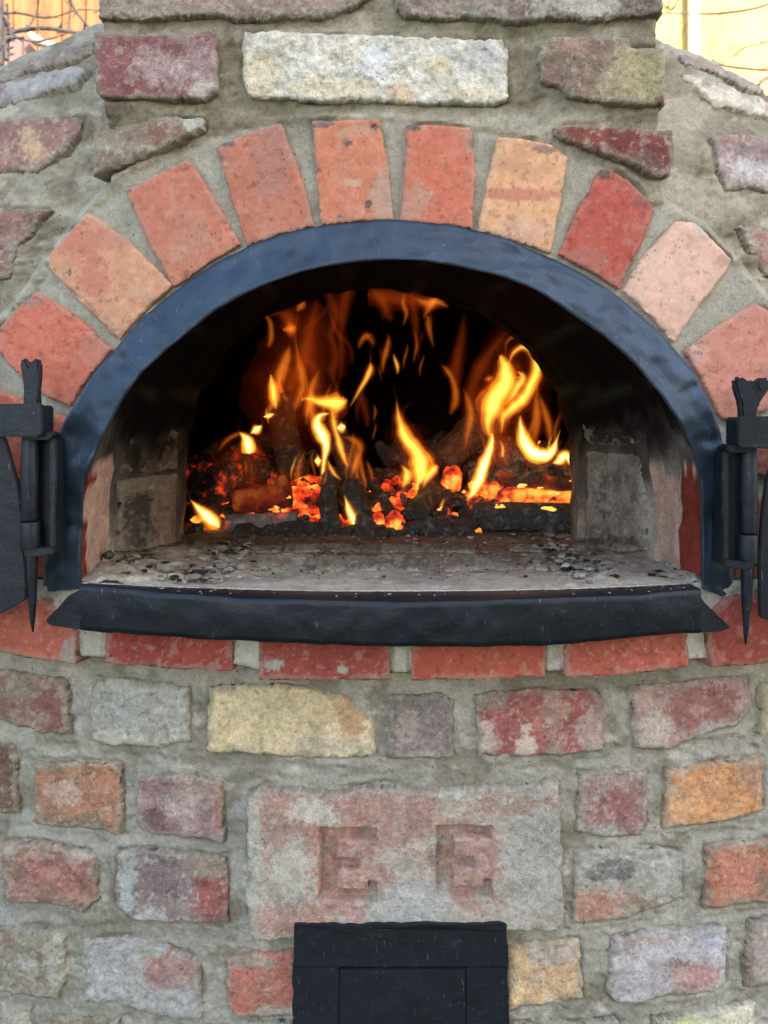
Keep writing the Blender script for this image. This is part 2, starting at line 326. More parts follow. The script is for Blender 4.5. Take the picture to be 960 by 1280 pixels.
brick(dome_p, 'dome', [(850, 98), (880, 100), (935, 124), (975, 138), (995, 150), (975, 153), (930, 145), (890, 138), (868, 118)], (214, 205, 182), (196, 186, 164), [(880, 108, 8, 6, (150, 130, 118), .7)], **DM)
brick(dome_p, 'dome', [(885, 176), (900, 172), (1010, 182), (1010, 247), (960, 241), (906, 238), (893, 210)], (166, 142, 138), (140, 118, 116), [(925, 215, 28, 18, (196, 188, 186), .7), (905, 178, 22, 8, (178, 120, 112), .8), (960, 225, 22, 18, (205, 200, 198), .7)], **DM)
brick(dome_p, 'dome', [(920, 286), (960, 292), (1010, 312), (1010, 385), (958, 344), (938, 318)], (176, 136, 122), (160, 112, 104), [(925, 295, 14, 12, (180, 168, 154), .8)], **DM)
brick(dome_p, 'dome', [(846, 72), (870, 78), (910, 92), (945, 107), (965, 122), (945, 122), (915, 108), (880, 92), (850, 80)], (176, 152, 146), (150, 120, 116), **DM)
brick(dome_p, 'dome', [(938, 128), (968, 136), (1010, 165), (1010, 172), (975, 152), (945, 140)], (200, 164, 156), **DM)
brick(dome_p, 'dome', [(1030, 200), (1130, 230), (1125, 300), (1030, 262)], (160, 110, 98), **DM)
brick(dome_p, 'dome', [(1035, 310), (1140, 340), (1130, 410), (1040, 385)], (190, 170, 140), **DM)
# sill course --------------------------------------------------------------
SL = dict(mat=M_arch, relief=.0006, smear=.18, sink=.05, h=.004, rough=1.5)
brick(sill_p, 'sill', [(-60, 738), (0, 744), (62, 752), (99, 792), (97, 829), (40, 822), (0, 813), (-60, 803)], (204, 102, 82), (196, 96, 78), [(88, 818, 12, 16, (165, 160, 142), .8), (80, 740, 20, 12, (196, 92, 72))], **SL)
brick(sill_p, 'sill', [(132, 775), (292, 778), (292, 838), (225, 835), (132, 827)], (172, 70, 58), (158, 60, 50), **SL)
brick(sill_p, 'sill', [(323, 780), (488, 784), (488, 849), (400, 849), (325, 848)], (170, 72, 62), (160, 64, 54), [(341, 829, 14, 9, (180, 174, 158)), (427, 835, 8, 6, (185, 180, 165))], **SL)
brick(sill_p, 'sill', [(514, 784), (681, 784), (681, 845), (600, 848), (514, 849)], (194, 88, 64), (184, 82, 60), **SL)
brick(sill_p, 'sill', [(705, 780), (858, 772), (858, 833), (780, 842), (705, 846)], (196, 94, 76), (184, 86, 68), **SL)
brick(sill_p, 'sill', [(882, 770), (905, 745), (1020, 735), (1020, 822), (960, 828), (888, 834), (882, 815)], (186, 80, 68), (170, 74, 62), [(895, 745, 12, 10, (150, 62, 48))], **SL)
# base wall ----------------------------------------------------------------
BS = dict(h=.0062, rough=2.2, relief=.0018, sink=.02)
brick(base_p, 'base', [(-50, 835), (30, 838), (85, 850), (90, 915), (60, 916), (0, 897), (-50, 890)], (152, 120, 106), (146, 100, 90), [(75, 870, 14, 45, (150, 84, 74), .8), (30, 860, 22, 14, (150, 138, 118), .9), (45, 895, 30, 10, (170, 140, 125), .7)], **BS)
brick(base_p, 'base', [(117, 857), (125, 842), (180, 848), (238, 857), (240, 925), (222, 930), (200, 934), (170, 929), (148, 931), (116, 925)], (180, 178, 166), (166, 166, 152), [(150, 882, 30, 18, (160, 164, 158), .7), (140, 862, 12, 8, (176, 172, 152))], **BS)
brick(base_p, 'base', [(264, 857), (330, 853), (380, 856), (425, 866), (452, 880), (468, 905), (470, 942), (415, 946), (340, 940), (262, 938), (261, 890)], (218, 196, 150), (206, 186, 142), [(440, 895, 26, 30, (206, 150, 106), .85), (330, 880, 50, 22, (228, 204, 148), .7), (420, 930, 50, 14, (204, 190, 162), .7)], **BS)
brick(base_p, 'base', [(485, 868), (550, 864), (566, 873), (566, 946), (485, 947)], (150, 138, 132), (134, 120, 118), [(510, 910, 14, 28, (180, 164, 148), .7), (545, 880, 16, 20, (128, 116, 118), .7)], **BS)
brick(base_p, 'base', [(592, 868), (620, 862), (740, 860), (752, 875), (752, 935), (700, 940), (620, 944), (597, 942), (594, 900)], (172, 104, 98), (160, 82, 80), [(607, 925, 16, 26, (200, 180, 168), .8), (655, 925, 12, 28, (206, 190, 172), .8), (690, 890, 14, 50, (182, 150, 130), .7), (738, 915, 18, 34, (190, 160, 146), .8), (615, 875, 24, 12, (160, 146, 132), .8)], **BS)
brick(base_p, 'base', [(788, 855), (850, 850), (930, 843), (938, 885), (915, 905), (870, 917), (835, 935), (791, 933), (788, 900)], (184, 152, 142), (172, 138, 128), [(872, 890, 46, 32, (166, 94, 92), .85), (815, 905, 26, 30, (200, 188, 170), .7), (900, 912, 40, 14, (172, 168, 160), .9)], **BS)
brick(base_p, 'base', [(950, 852), (1020, 846), (1020, 905), (945, 918), (948, 880)], (212, 192, 142), None, **BS)
brick(base_p, 'base', [(-50, 925), (22, 930), (25, 1015), (-50, 1008)], (122, 96, 80), (110, 80, 68), **BS)
brick(base_p, 'base', [(45, 950), (100, 950), (153, 955), (156, 1040), (100, 1031), (48, 1028)], (180, 124, 94), (172, 128, 98), [(88, 990, 20, 18, (200, 168, 148), .8), (135, 980, 20, 24, (190, 120, 84), .8), (100, 1025, 60, 12, (140, 118, 90), .8), (60, 955, 30, 10, (152, 130, 104), .8)], **BS)
brick(base_p, 'base', [(175, 972), (230, 964), (280, 975), (280, 1051), (235, 1045), (190, 1038), (175, 1030)], (164, 136, 130), (146, 112, 112), [(195, 1020, 20, 16, (112, 80, 82), .8), (276, 1010, 7, 34, (168, 90, 76), .9), (235, 1005, 30, 20, (186, 166, 158), .6)], **BS)
def ee(U, Vv):
    h = 0 * U
    wob = 1.1 * n2(U, Vv, .12, 3, 3)
    U = U + wob; Vv = Vv - wob * .7
    def box(a, b, c, d): return sm(-1.2, 1.4, np.minimum(np.minimum(U - a, c - U), np.minimum(Vv - b, d - Vv)))
    for x0, y0, x1, y1 in ((402, 1027, 471, 1117), (544, 1024, 611, 1114)):
        E = np.maximum.reduce([box(x0, y0, x0 + 20, y1), box(x0, y0, x1, y0 + 15), box(x0 + 10, y0 + 38, x1 - 22, y0 + 52),
                               box(x0, y1 - 15, x1, y1), box(x1 - 10, y1 - 24, x1, y1)])
        h = h - .0112 * E
    return h
brick(base_p, 'base', [(313, 992), (330, 981), (420, 986), (470, 978), (560, 981), (640, 976), (694, 972), (697, 1050), (701, 1140), (690, 1155), (560, 1156), (400, 1156), (345, 1168), (320, 1165), (312, 1120)], (178, 166, 152), (168, 162, 150),
      [(420, 1060, 66, 90, (184, 126, 114), .9), (500, 1020, 70, 40, (178, 128, 116), .85), (590, 1070, 52, 50, (184, 132, 120), .85), (350, 1010, 30, 40, (180, 134, 120), .85), (360, 1140, 60, 22, (186, 136, 122), .85),
       (640, 995, 50, 18, (168, 128, 110), .8), (372, 1085, 26, 44, (190, 184, 168), .85), (400, 1010, 34, 18, (198, 190, 174), .8), (520, 1125, 48, 44, (176, 176, 172), .95), (665, 1070, 42, 100, (172, 168, 158), .95),
       (322, 1060, 9, 80, (182, 178, 162), .8), (560, 1000, 18, 16, (192, 176, 156), .8), (540, 1062, 12, 16, (120, 104, 96), .7), (560, 985, 12, 5, (215, 212, 202))],
      h=.0150, rough=2.4, relief=.0011, sink=.02, step=1.4, hfun=ee, label='large pale block stamped with two letters E E')
brick(base_p, 'base', [(722, 965), (760, 960), (806, 962), (805, 1030), (795, 1042), (750, 1045), (718, 1035)], (170, 146, 140), (160, 130, 124), [(768, 1008, 32, 30, (160, 96, 94), .85), (745, 1038, 26, 10, (170, 168, 160), .9)], **BS)
brick(base_p, 'base', [(830, 960), (880, 953), (950, 945), (952, 1010), (930, 1019), (880, 1027), (828, 1032)], (218, 152, 100), (206, 146, 98), [(935, 965, 20, 22, (186, 140, 108), .8), (845, 1000, 18, 34, (224, 170, 110), .7), (880, 985, 30, 12, (222, 146, 100), .7)], **BS)
brick(base_p, 'base', [(2, 1060), (15, 1048), (60, 1052), (122, 1066), (126, 1120), (105, 1138), (60, 1125), (15, 1122)], (168, 126, 112), (150, 106, 92), [(50, 1080, 18, 22, (182, 100, 84), .6), (100, 1095, 22, 22, (176, 98, 84), .6), (90, 1125, 26, 10, (130, 120, 92), .7), (20, 1060, 14, 14, (170, 160, 140), .8)], h=.008, rough=2.6, relief=.0028, sink=.02)
brick(base_p, 'base', [(150, 1062), (200, 1060), (285, 1070), (288, 1150), (230, 1151), (170, 1145), (147, 1130)], (150, 130, 126), (138, 116, 114), [(163, 1105, 18, 52, (172, 178, 172), .95), (268, 1115, 24, 42, (164, 84, 74), .9), (262, 1075, 30, 16, (150, 134, 112), .9), (205, 1095, 30, 30, (132, 112, 114), .8), (190, 1140, 24, 12, (176, 176, 170), .9)], **BS)
brick(base_p, 'base', [(716, 1062), (780, 1055), (850, 1064), (850, 1120), (780, 1145), (714, 1150)], (172, 168, 158), (158, 154, 146), [(738, 1128, 34, 26, (190, 126, 102), .9), (765, 1085, 30, 14, (112, 108, 104), .8), (800, 1125, 34, 12, (168, 136, 108), .8), (825, 1133, 18, 8, (130, 76, 72), .9), (830, 1080, 30, 20, (184, 180, 172), .8)], **BS)
brick(base_p, 'base', [(882, 1060), (920, 1050), (1020, 1044), (1020, 1120), (940, 1126), (878, 1133)], (196, 122, 100), (186, 130, 108), [(915, 1085, 26, 30, (202, 116, 96), .8), (950, 1100, 14, 22, (130, 116, 92), .7), (888, 1095, 8, 36, (186, 108, 74), .9)], **BS)
brick(base_p, 'base', [(-50, 1146), (0, 1152), (60, 1158), (86, 1165), (85, 1220), (78, 1245), (40, 1240), (-50, 1225)], (150, 142, 122), (140, 130, 108), [(76, 1195, 14, 42, (184, 178, 160), .8), (10, 1165, 18, 14, (158, 126, 104), .7), (40, 1198, 10, 10, (172, 170, 166), .7)], h=.008, rough=2.6, relief=.0026, sink=.02)
brick(base_p, 'base', [(107, 1172), (160, 1168), (210, 1180), (252, 1200), (255, 1268), (220, 1270), (160, 1254), (108, 1248)], (172, 170, 166), (162, 158, 156), [(216, 1205, 36, 20, (184, 124, 108), .9), (220, 1220, 34, 14, (172, 138, 132), .7), (135, 1215, 26, 34, (176, 174, 178), .7)], h=.008, rough=2.2, relief=.002, sink=.02)
brick(base_p, 'base', [(286, 1196), (300, 1190), (368, 1186), (370, 1265), (300, 1268), (285, 1250)], (192, 112, 98), (184, 120, 106), [(320, 1198, 40, 10, (178, 166, 150), .8), (345, 1260, 30, 8, (176, 168, 154), .8)], **BS)
brick(base_p, 'base', [(632, 1176), (722, 1172), (726, 1245), (680, 1252), (634, 1258)], (216, 180, 134), (204, 168, 124), [(690, 1188, 34, 16, (182, 166, 152), .9), (700, 1215, 24, 14, (216, 166, 118), .8), (646, 1210, 9, 40, (232, 198, 138), .9)], **BS)
brick(base_p, 'base', [(765, 1172), (800, 1162), (905, 1155), (905, 1224), (890, 1236), (830, 1242), (770, 1252), (758, 1235)], (190, 184, 186), (178, 172, 176), [(868, 1214, 32, 26, (190, 134, 130), .85), (800, 1172, 34, 8, (188, 146, 130), .7), (845, 1200, 12, 7, (112, 106, 108), .6), (880, 1175, 22, 20, (190, 190, 204), .8)], **BS)
brick(base_p, 'base', [(936, 1150), (1020, 1140), (1020, 1220), (930, 1231), (928, 1190)], (178, 164, 158), (160, 140, 134), [(931, 1205, 8, 34, (150, 88, 78), .9)], **BS)
brick(base_p, 'base', [(-50, 1240), (0, 1245), (42, 1256), (40, 1330), (-50, 1330)], (172, 168, 152), (150, 144, 126), **BS)
brick(base_p, 'base', [(64, 1262), (150, 1272), (150, 1345), (64, 1340)], (152, 136, 110), None, **BS)
brick(base_p, 'base', [(254, 1277), (365, 1274), (365, 1345), (254, 1345)], (168, 166, 158), None, **BS)
brick(base_p, 'base', [(640, 1278), (770, 1272), (770, 1345), (640, 1345)], (170, 168, 160), None, **BS)
brick(base_p, 'base', [(818, 1272), (880, 1262), (940, 1250), (942, 1330), (818, 1340)], (226, 222, 194), (212, 204, 172), [(850, 1278, 20, 8, (214, 214, 130), .8)], **BS)
# the wall goes on beyond the frame
for k, (v, us) in enumerate(((868, (-190, 1050)), (960, (-150, 1040, -300)), (1075, (-175, 1050)), (1180, (-190, 1048)), (1275, (-190, 1050)))):
    for q, u in enumerate(us):
        brick(base_p, 'base', [(u, v + 4), (u + 110, v), (u + 112, v + 66), (u, v + 70)], [(175, 120, 100), (190, 180, 160), (160, 130, 122), (205, 170, 130)][(k + q) % 4], None, h=.011, rough=2.2, step=4)
for k, u in enumerate((-200, -40, 120, 290, 470, 640, 810, 980)):
    for q in (0, 1):
        v = 1362 + q * 92; uu = u + 60 * q
        brick(base_p, 'base', [(uu, v + 4), (uu + 122, v), (uu + 124, v + 66), (uu, v + 68)], [(175, 120, 100), (190, 180, 160), (160, 130, 122), (205, 170, 130), (182, 110, 92)][(k * 2 + q) % 5], None, h=.011, rough=2.2, step=4)

# ------------------------------------------------------------------ mortar bodies
def joints(P, surfs, band=14):
    """depth of the little groove along brick edges, and a tone for the mortar, at world points"""
    u, v = pix(P); best = np.full(u.shape, -99.0)
    for s in surfs:
        for poly in ALL[s]:
            a0, b0 = poly.min(0) - band; a1, b1 = poly.max(0) + band
            m = (u > a0) & (u < a1) & (v > b0) & (v < b1)
            if m.any(): best[m] = np.maximum(best[m], sdf(u[m], v[m], poly))
    return u, v, best
def mortar_shape(P, surfs, amp=1.0):
    u, v, b = joints(P, surfs)
    big = .0032 * n2(u, v, .018, 5, 4) + .0016 * n2(u * .35, v, .07, 8, 4) + .0007 * n2(u, v, .25, 9, 3)
    gm = sm(-.25, .35, n2(u, v, .022, 12, 3))
    groove = -.0055 * gm * np.exp(-(np.clip(b + .8, -99, 99) / 2.0) ** 2) + .0015 * sm(-16, -5, b)
    lumps = .0028 * sm(.35, .8, n2(u, v, .055, 30, 5)) + .0014 * sm(.1, .3, n2(u * .35 + .3 * v, v, .06, 31, 4)) - .0012 * sm(.3, .42, n2(u, v, .16, 33, 3))
    crack = 0
    cn = np.abs(n2(u, v, .012, 77, 5)); crack = -.003 * (1 - sm(0, .012, cn)) * sm(.1, .4, n2(u, v, .01, 78, 2))
    h = amp * (big + lumps) + groove + crack
    c1, c2 = lin((156, 152, 138)), lin((184, 181, 170))
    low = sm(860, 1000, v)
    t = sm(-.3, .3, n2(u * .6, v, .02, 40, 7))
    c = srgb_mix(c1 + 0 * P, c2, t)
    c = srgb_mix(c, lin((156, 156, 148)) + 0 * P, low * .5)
    c = srgb_mix(c, lin((128, 121, 104)) + 0 * P, .6 * sm(.15, .45, n2(u, v, .025, 45, 7)))
    c = srgb_mix(c, lin((205, 202, 192)) + 0 * P, .6 * sm(.3, .5, n2(u * .5, v, .05, 47, 7)))
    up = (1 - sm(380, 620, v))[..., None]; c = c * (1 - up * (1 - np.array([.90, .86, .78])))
    c = c * (1 + .15 * n2(u, v, .3, 48, 3)[..., None])
    return h, c, u, v, b

# base wall body
th_f = np.linspace(-.46, .46, 390); th = np.concatenate([np.linspace(-math.pi, -.47, 60), th_f, np.linspace(.47, math.pi, 60)])
zz = np.concatenate([np.linspace(0, .60, 8), np.linspace(.61, 1.085, 190)])
T, Z = np.meshgrid(th, zz, indexing='ij')
Rb = 1.15
def cylP(h): return np.stack([AX + (Rb + h) * np.sin(T), BASE_Y + Rb - (Rb + h) * np.cos(T), Z], -1)
P0 = cylP(0.0 * T); h, c, u_, v_, b_ = mortar_shape(P0, ['base'])
front = np.cos(T) > .85
h = np.where(front, h, 0)
h = np.where(Z > 1.083, -.10, h)
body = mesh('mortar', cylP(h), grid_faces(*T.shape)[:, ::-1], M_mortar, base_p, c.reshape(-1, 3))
body.data.flip_normals(); fix = None
# sill mortar (between the sill bricks), light lime mortar
th2 = np.linspace(-.48, .48, 420)
z2 = []
T2, K2 = np.meshgrid(th2, np.linspace(0, 1, 26), indexing='ij')
xs = AX + 1.15 * np.sin(T2)
def sill_z(px_v, x, front_):               # height of the course edge at world x
    y = cyl_y(x, front_); return CAM[2] + (V0 - px_v) / F * (y - CAM[1])
uu = U0 + (xs - 0) / (cyl_y(xs, SILL_Y) + .87) * F
vbot = np.interp(uu, [-60, 0, 97, 132, 292, 325, 488, 681, 780, 858, 960, 1020], [798, 808, 824, 826, 834, 843, 845, 843, 838, 828, 823, 817])
zb = sill_z(vbot, xs, SILL_Y); zt = np.full_like(zb, 1.128)
Z2 = zb + (zt - zb) * K2
R2 = 1.15 + BASE_Y - SILL_Y
P2 = np.stack([AX + (1.15) * np.sin(T2), SILL_Y + 1.15 - 1.15 * np.cos(T2), Z2], -1)
h2, c2, u2, v2, b2 = mortar_shape(P2, ['sill'], .4)
c2 = srgb_mix(c2, lin((205, 203, 192)) + 0 * c2, .75 * np.ones(u2.shape))
rr = 1.15 + h2 - .002
rr = np.where(K2 < .02, 1.10, rr)
P2 = np.stack([AX + rr * np.sin(T2), SILL_Y + 1.15 - rr * np.cos(T2), Z2], -1)
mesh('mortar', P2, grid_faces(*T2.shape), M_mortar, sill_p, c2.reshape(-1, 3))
# closed underside of the course
Tu, Ku = np.meshgrid(th2, np.linspace(0, 1, 4), indexing='ij')
xu = AX + 1.15 * np.sin(Tu); zu = np.interp(xu.ravel(), xs[:, 0], zb[:, 0]).reshape(xu.shape) + .003
ru = 1.15 - Ku * .10
Pu = np.stack([AX + ru * np.sin(Tu), SILL_Y + 1.15 - ru * np.cos(Tu), zu], -1)
mesh('bed_joint', Pu, grid_faces(*Tu.shape), M_mortar, sill_p, (lin((120, 114, 100)) + 0 * Pu).reshape(-1, 3))

# dome body
azs = np.concatenate([np.linspace(-math.pi, -1.06, 50), np.linspace(-1.05, 1.05, 560), np.linspace(1.06, math.pi, 50)])
el = np.concatenate([np.linspace(-1.2, -.12, 4), np.linspace(-.1, 1.25, 240), np.linspace(1.27, math.pi / 2, 8)])
A_, E_ = np.meshgrid(azs, el, indexing='ij')
Ec = np.maximum(E_, 0)
N_ = np.stack([np.sin(A_) * np.cos(Ec), -np.cos(A_) * np.cos(Ec), np.sin(Ec)], -1)
P3 = DC + DS * N_; P3[..., 2] += np.where(E_ < 0, E_ * .3, 0)
h3, c3, u3, v3, b3 = mortar_shape(P3, ['dome'])
vis = (np.cos(A_) * np.cos(Ec) > .05)
h3 = np.where(vis, h3 * 1.4, 0)
cut = ((P3[..., 0] / .35) ** 2 + ((P3[..., 2] - 1.12) / .36) ** 2 < 1) & (P3[..., 1] < .4)
P3 = P3 + N_ * h3[..., None]
Fd = grid_faces(*A_.shape); Fd = Fd[~cut.ravel()[Fd].any(1)]
V3, Fd, c3f = drop_unused(P3.reshape(-1, 3), Fd, c3.reshape(-1, 3))
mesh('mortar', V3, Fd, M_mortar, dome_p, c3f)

# face of the arch and of the chimney: one mortar body, fillets falling back to the dome
ARCH_OUT = [(-140, 800), (-140, 480), (-60, 440), (-4, 405), (34, 362), (58, 326), (108, 262), (158, 214), (215, 185), (268, 164), (330, 148), (480, 143), (625, 162), (700, 178), (765, 205), (822, 250), (880, 282), (918, 322), (965, 382), (1012, 430), (1080, 480), (1100, 520), (1100, 800)]
RIM_OUT = [(54, 740), (56, 700), (66, 640), (68, 590), (70, 547), (84, 520), (94, 504), (118, 466), (147, 432), (183, 392), (221, 362), (270, 327), (320, 304), (360, 291), (400, 283), (450, 277), (497, 275), (545, 279), (590, 286), (640, 302), (690, 322), (730, 342), (770, 368), (815, 407), (842, 434), (870, 470), (893, 515), (903, 545), (908, 590), (912, 640), (915, 700), (918, 752)]
RIM_IN = [(101, 736), (101, 690), (102, 640), (104, 606), (114, 580), (124, 555), (138, 527), (150, 503), (175, 468), (200, 444), (239, 411), (268, 388), (306, 367), (340, 352), (376, 340), (410, 332), (450, 326), (490, 324), (530, 326), (570, 332), (606, 340), (635, 348), (664, 359), (693, 377), (722, 397), (757, 421), (795, 455), (825, 492), (850, 530), (866, 562), (877, 605), (878, 650), (878, 690), (878, 736)]
RIM_MID = [tuple((np.array(a) * .55 + np.array(b) * .45)) for a, b in zip(
    [RIM_OUT[int(round(t * (len(RIM_OUT) - 1)))] for t in np.linspace(0, 1, 40)], [RIM_IN[int(round(t * (len(RIM_IN) - 1)))] for t in np.linspace(0, 1, 40)])]
xg = np.arange(-.66, .66, .0026); zg = np.concatenate([np.arange(1.095, 1.72, .0026), np.linspace(1.74, 2.3, 12)])
X4, Z4 = np.meshgrid(xg, zg, indexing='ij')
ya = cyl_y(X4, ARCH_Y); Pa = np.stack([X4, ya, Z4], -1); ua, va = pix(Pa)
da = -sdf(ua, va, ARCH_OUT)                    # outside: positive, in pixels
PXM = .00078
XL, XR = (122 - U0) / F * .866, (829 - U0) / F * .866
zc0 = CAM[2] + (V0 - 235) / F * .866
XL2 = XL - np.clip((1.64 - Z4), 0, 1) * .0; XR2 = XR + np.clip(1.62 - Z4, 0, 1) * .12
dside = np.maximum(XL2 + .002 - X4, X4 - XR2 + .002) / PXM
dlow = np.where(da < 0, -da, 0)
yc = CHIM_Y + .004 + 0 * X4; yc = yc + (ya + .001 - yc) * (1 - sm(1.560, 1.590, Z4))
ga = ya + .003 + np.maximum(da, 0) * PXM * 1.5 + np.maximum(da - 14, 0) * PXM * 2.5
gslope = np.where(Z4 > 1.60, 60, np.where(Z4 > 1.50, 60 - (1.60 - Z4) / .10 * 54, 6))
gc = yc + np.maximum(dside, 0) * PXM * gslope + np.minimum(dlow, 60) * PXM * 1.6
k_ = .004
hmix = np.clip(.5 + .5 * (ga - gc) / k_, 0, 1); Y4 = ga * (1 - hmix) + gc * hmix - k_ * hmix * (1 - hmix)
Y4 = np.minimum(Y4, .62)
P4 = np.stack([X4, Y4, Z4], -1)
h4, c4, u4, v4, b4 = mortar_shape(P4, ['chim', 'arch'])
wedge = sm(-4, -12, da)                       # the smooth light wedges between the arch bricks
h4 = h4 * (1 - .6 * wedge)
c4 = srgb_mix(c4, lin((178, 176, 164)) * (1 + .06 * n2(u4, v4, .1, 3, 4)[..., None]), .7 * wedge * sm(780, 560, v4))
P4[..., 1] -= h4
dom = (P4[..., 1] - DC[1]) / DS[1]; inside = ((P4[..., 0] - DC[0]) / DS[0]) ** 2 + dom ** 2 + (np.maximum(P4[..., 2] - DC[2], 0) / DS[2]) ** 2
keep = ~((inside < .86) & (Y4 > .10)) & ~((dside > 14) & (Z4 > 1.60)) & (Y4 < .55)
hole = sdf(ua, va, RIM_MID + [(915, 760), (54, 760)]) > 3
keep &= ~hole
F4 = grid_faces(*X4.shape, keep=keep)
V4, F4, c4f = drop_unused(P4.reshape(-1, 3), F4, c4.reshape(-1, 3))
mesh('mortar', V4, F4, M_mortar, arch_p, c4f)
def boxm(x0, x1, y0, y1, z0, z1):
    V = [(x, y, z) for z in (z0, z1) for y in (y0, y1) for x in (x0, x1)]
    return V, [[0, 2, 3, 1], [4, 5, 7, 6], [0, 1, 5, 4], [2, 6, 7, 3], [0, 4, 6, 2], [1, 3, 7, 5]]
V, Fb = boxm(XL + .003, XR - .003, .03, .52, 1.63, 2.32)
mesh('flue', V, Fb, M_mortar, chim_p, np.tile(lin((150, 147, 134)), (8, 1)), smooth=False)

# ------------------------------------------------------------------ lofts
def resample(pts, n):
    pts = np.asarray(pts, float); s = np.r_[0, np.cumsum(np.linalg.norm(np.diff(pts, axis=0), axis=1))]
    t = np.linspace(0, s[-1], n); r = np.stack([np.interp(t, s, pts[:, k]) for k in range(pts.shape[1])], 1)
    for _ in range(2):
        q = r.copy(); q[1:-1] = (r[:-2] + 2 * r[1:-1] + r[2:]) / 4; r = q
    return r
NR = 260
ro, ri = resample(RIM_OUT, NR), resample(RIM_IN, NR)
yo = lambda uv, off: hit_cyl(uv[:, 0], uv[:, 1], ARCH_Y + off)[0]
rows = []; K = 12
tt = np.linspace(0, 1, NR); wob = fbm(np.stack([tt * 26, 0 * tt, 0 * tt], 1), 3)
top_t = np.exp(-((tt - .5) / .30) ** 4)      # the bevel towards the opening, strongest over the crown
po = yo(ro, -.004); po2 = po.copy(); po2[:, 1] += .03; rows.append(po2)
for k in range(K + 1):
    s = k / K; uv = ro * (1 - s) + ri * s
    uv = uv + (wob * .9 * (1 - s) ** 2)[:, None]
    off = -.005 - (.004 + .012 * top_t) * s - .020 * np.exp(-((np.abs(tt - .5) - .335) / .10) ** 2)
    P = np.array([hit_cyl(uv[i:i + 1, 0], uv[i:i + 1, 1], ARCH_Y + off[i])[0][0] for i in range(NR)])
    dent = .0020 * fbm(np.stack([tt * 40, np.full(NR, s * 3), 0 * tt], 1), 3) + .0011 * fbm(np.stack([tt * 120, np.full(NR, s * 2), 0 * tt + 5], 1), 2)
    for (t0, d0, wd, s0) in ((.115, .006, .016, .5), (.06, -.004, .010, .6), (.86, -.006, .006, .3), (.81, -.005, .005, .2), (.27, -.006, .004, .3), (.22, -.005, .005, .5), (.70, -.003, .004, .2), (.93, -.004, .01, .5), (.33, .002, .02, .5), (.14, -.004, .008, .5), (.035, .003, .012, .4)):
        dent = dent + d0 * np.exp(-((tt - t0) / wd) ** 2) * math.exp(-((s - s0) / .45) ** 2)
    P[:, 1] -= dent; rows.append(P)
pi = rows[-1].copy(); q = pi.copy(); q[:, 1] += .002
ctr = np.array([0.0, 0, 1.18])
q2 = pi.copy(); q2[:, 1] += .016; q2[:, [0, 2]] += (q2[:, [0, 2]] - ctr[[0, 2]]) * .012
rows += [q, q2]
L = np.stack(rows, 1)
frame = empty('iron_frame', parent=oven)
band = mesh('arch_band', L, grid_faces(*L.shape[:2]), M_band, frame)
# sill bar -----------------------------------------------------------------
ub = np.linspace(100, 876, 160)
vt = np.interp(ub, [100, 204, 308, 412, 500, 590, 699, 786, 876], [731, 742, 749, 752, 753, 752, 748, 745, 738])
vb = np.interp(ub, [100, 225, 350, 500, 633, 699, 786, 876], [788, 797, 803, 808.5, 808, 806, 798, 790])
vt += 1.0 * fbm(np.stack([ub * .03, 0 * ub, 0 * ub], 1), 3); vb += 1.2 * fbm(np.stack([ub * .04, 0 * ub + 4, 0 * ub], 1), 3)
FR = -.036
def prow(u, v, fr): return hit_cyl(u, v, fr)[0]
top = prow(ub, vt, FR); bot = prow(ub, vb, FR + .004)
rows = []
back = top.copy(); back[:, 1] = cyl_y(back[:, 0], -.006); back[:, 2] = 1.1270 + 0 * ub
b1 = top.copy(); b1[:, 1] += .003; b1[:, 2] += .0008
dn = back.copy(); dn[:, 2] -= .03
rows = [dn, back, back * .5 + b1 * .5, b1]
for s in np.linspace(0, 1, 9):
    P = top * (1 - s) + bot * s
    P[:, 1] += -.0014 * math.sin(math.pi * s) + .0013 * fbm(np.stack([ub * .05, ub * 0 + s * 3, ub * 0], 1), 3)
    rows.append(P)
bb = bot.copy(); bb[:, 1] += .05; bb[:, 2] += .002; rows.append(bb)
Ls = np.stack(rows, 1)
mesh('sill_bar', Ls, grid_faces(*Ls.shape[:2]), M_iron, frame)
def slab(name, poly, fr, th, mat, parent, surf='cyl', bev=.0012, **kw):
    """a plate: the outline on the cylinder (or plane) at fr, given real thickness th towards +y"""
    poly = np.asarray(poly, float); n = len(poly)
    P = hit_cyl(poly[:, 0], poly[:, 1], fr)[0] if surf == 'cyl' else ray(poly[:, 0], poly[:, 1], fr)
    cen = P.mean(0); P[:, 1] = P[:, 1]
    Q = P.copy(); Q[:, 1] += th
    bm = bmesh.new(); a = [bm.verts.new(p) for p in P]; b = [bm.verts.new(p) for p in Q]
    bm.faces.new(a); bm.faces.new(b[::-1])
    for i in range(n): bm.faces.new([a[i], b[i], b[(i + 1) % n], a[(i + 1) % n]])
    bmesh.ops.recalc_face_normals(bm, faces=bm.faces)
    if bev: bmesh.ops.bevel(bm, geom=list(bm.edges), offset=bev, segments=2, affect='EDGES', clamp_overlap=True)
    bmesh.ops.translate(bm, verts=bm.verts, vec=-Vector(parent_world(parent)))
    me = bpy.data.meshes.new(name); bm.to_mesh(me); bm.free(); me.materials.append(mat)
    o = link(bpy.data.objects.new(name, me), parent)
    for k, x in kw.items(): o[k] = x
    return o
slab('sill_end', [(103, 736), (85, 745), (72, 760), (56, 776), (62, 782), (103, 788)], FR + .004, .012, M_iron, frame)
slab('sill_end', [(873, 741), (880, 752), (896, 768), (914, 785), (900, 790), (873, 791)], FR + .004, .012, M_iron, frame)

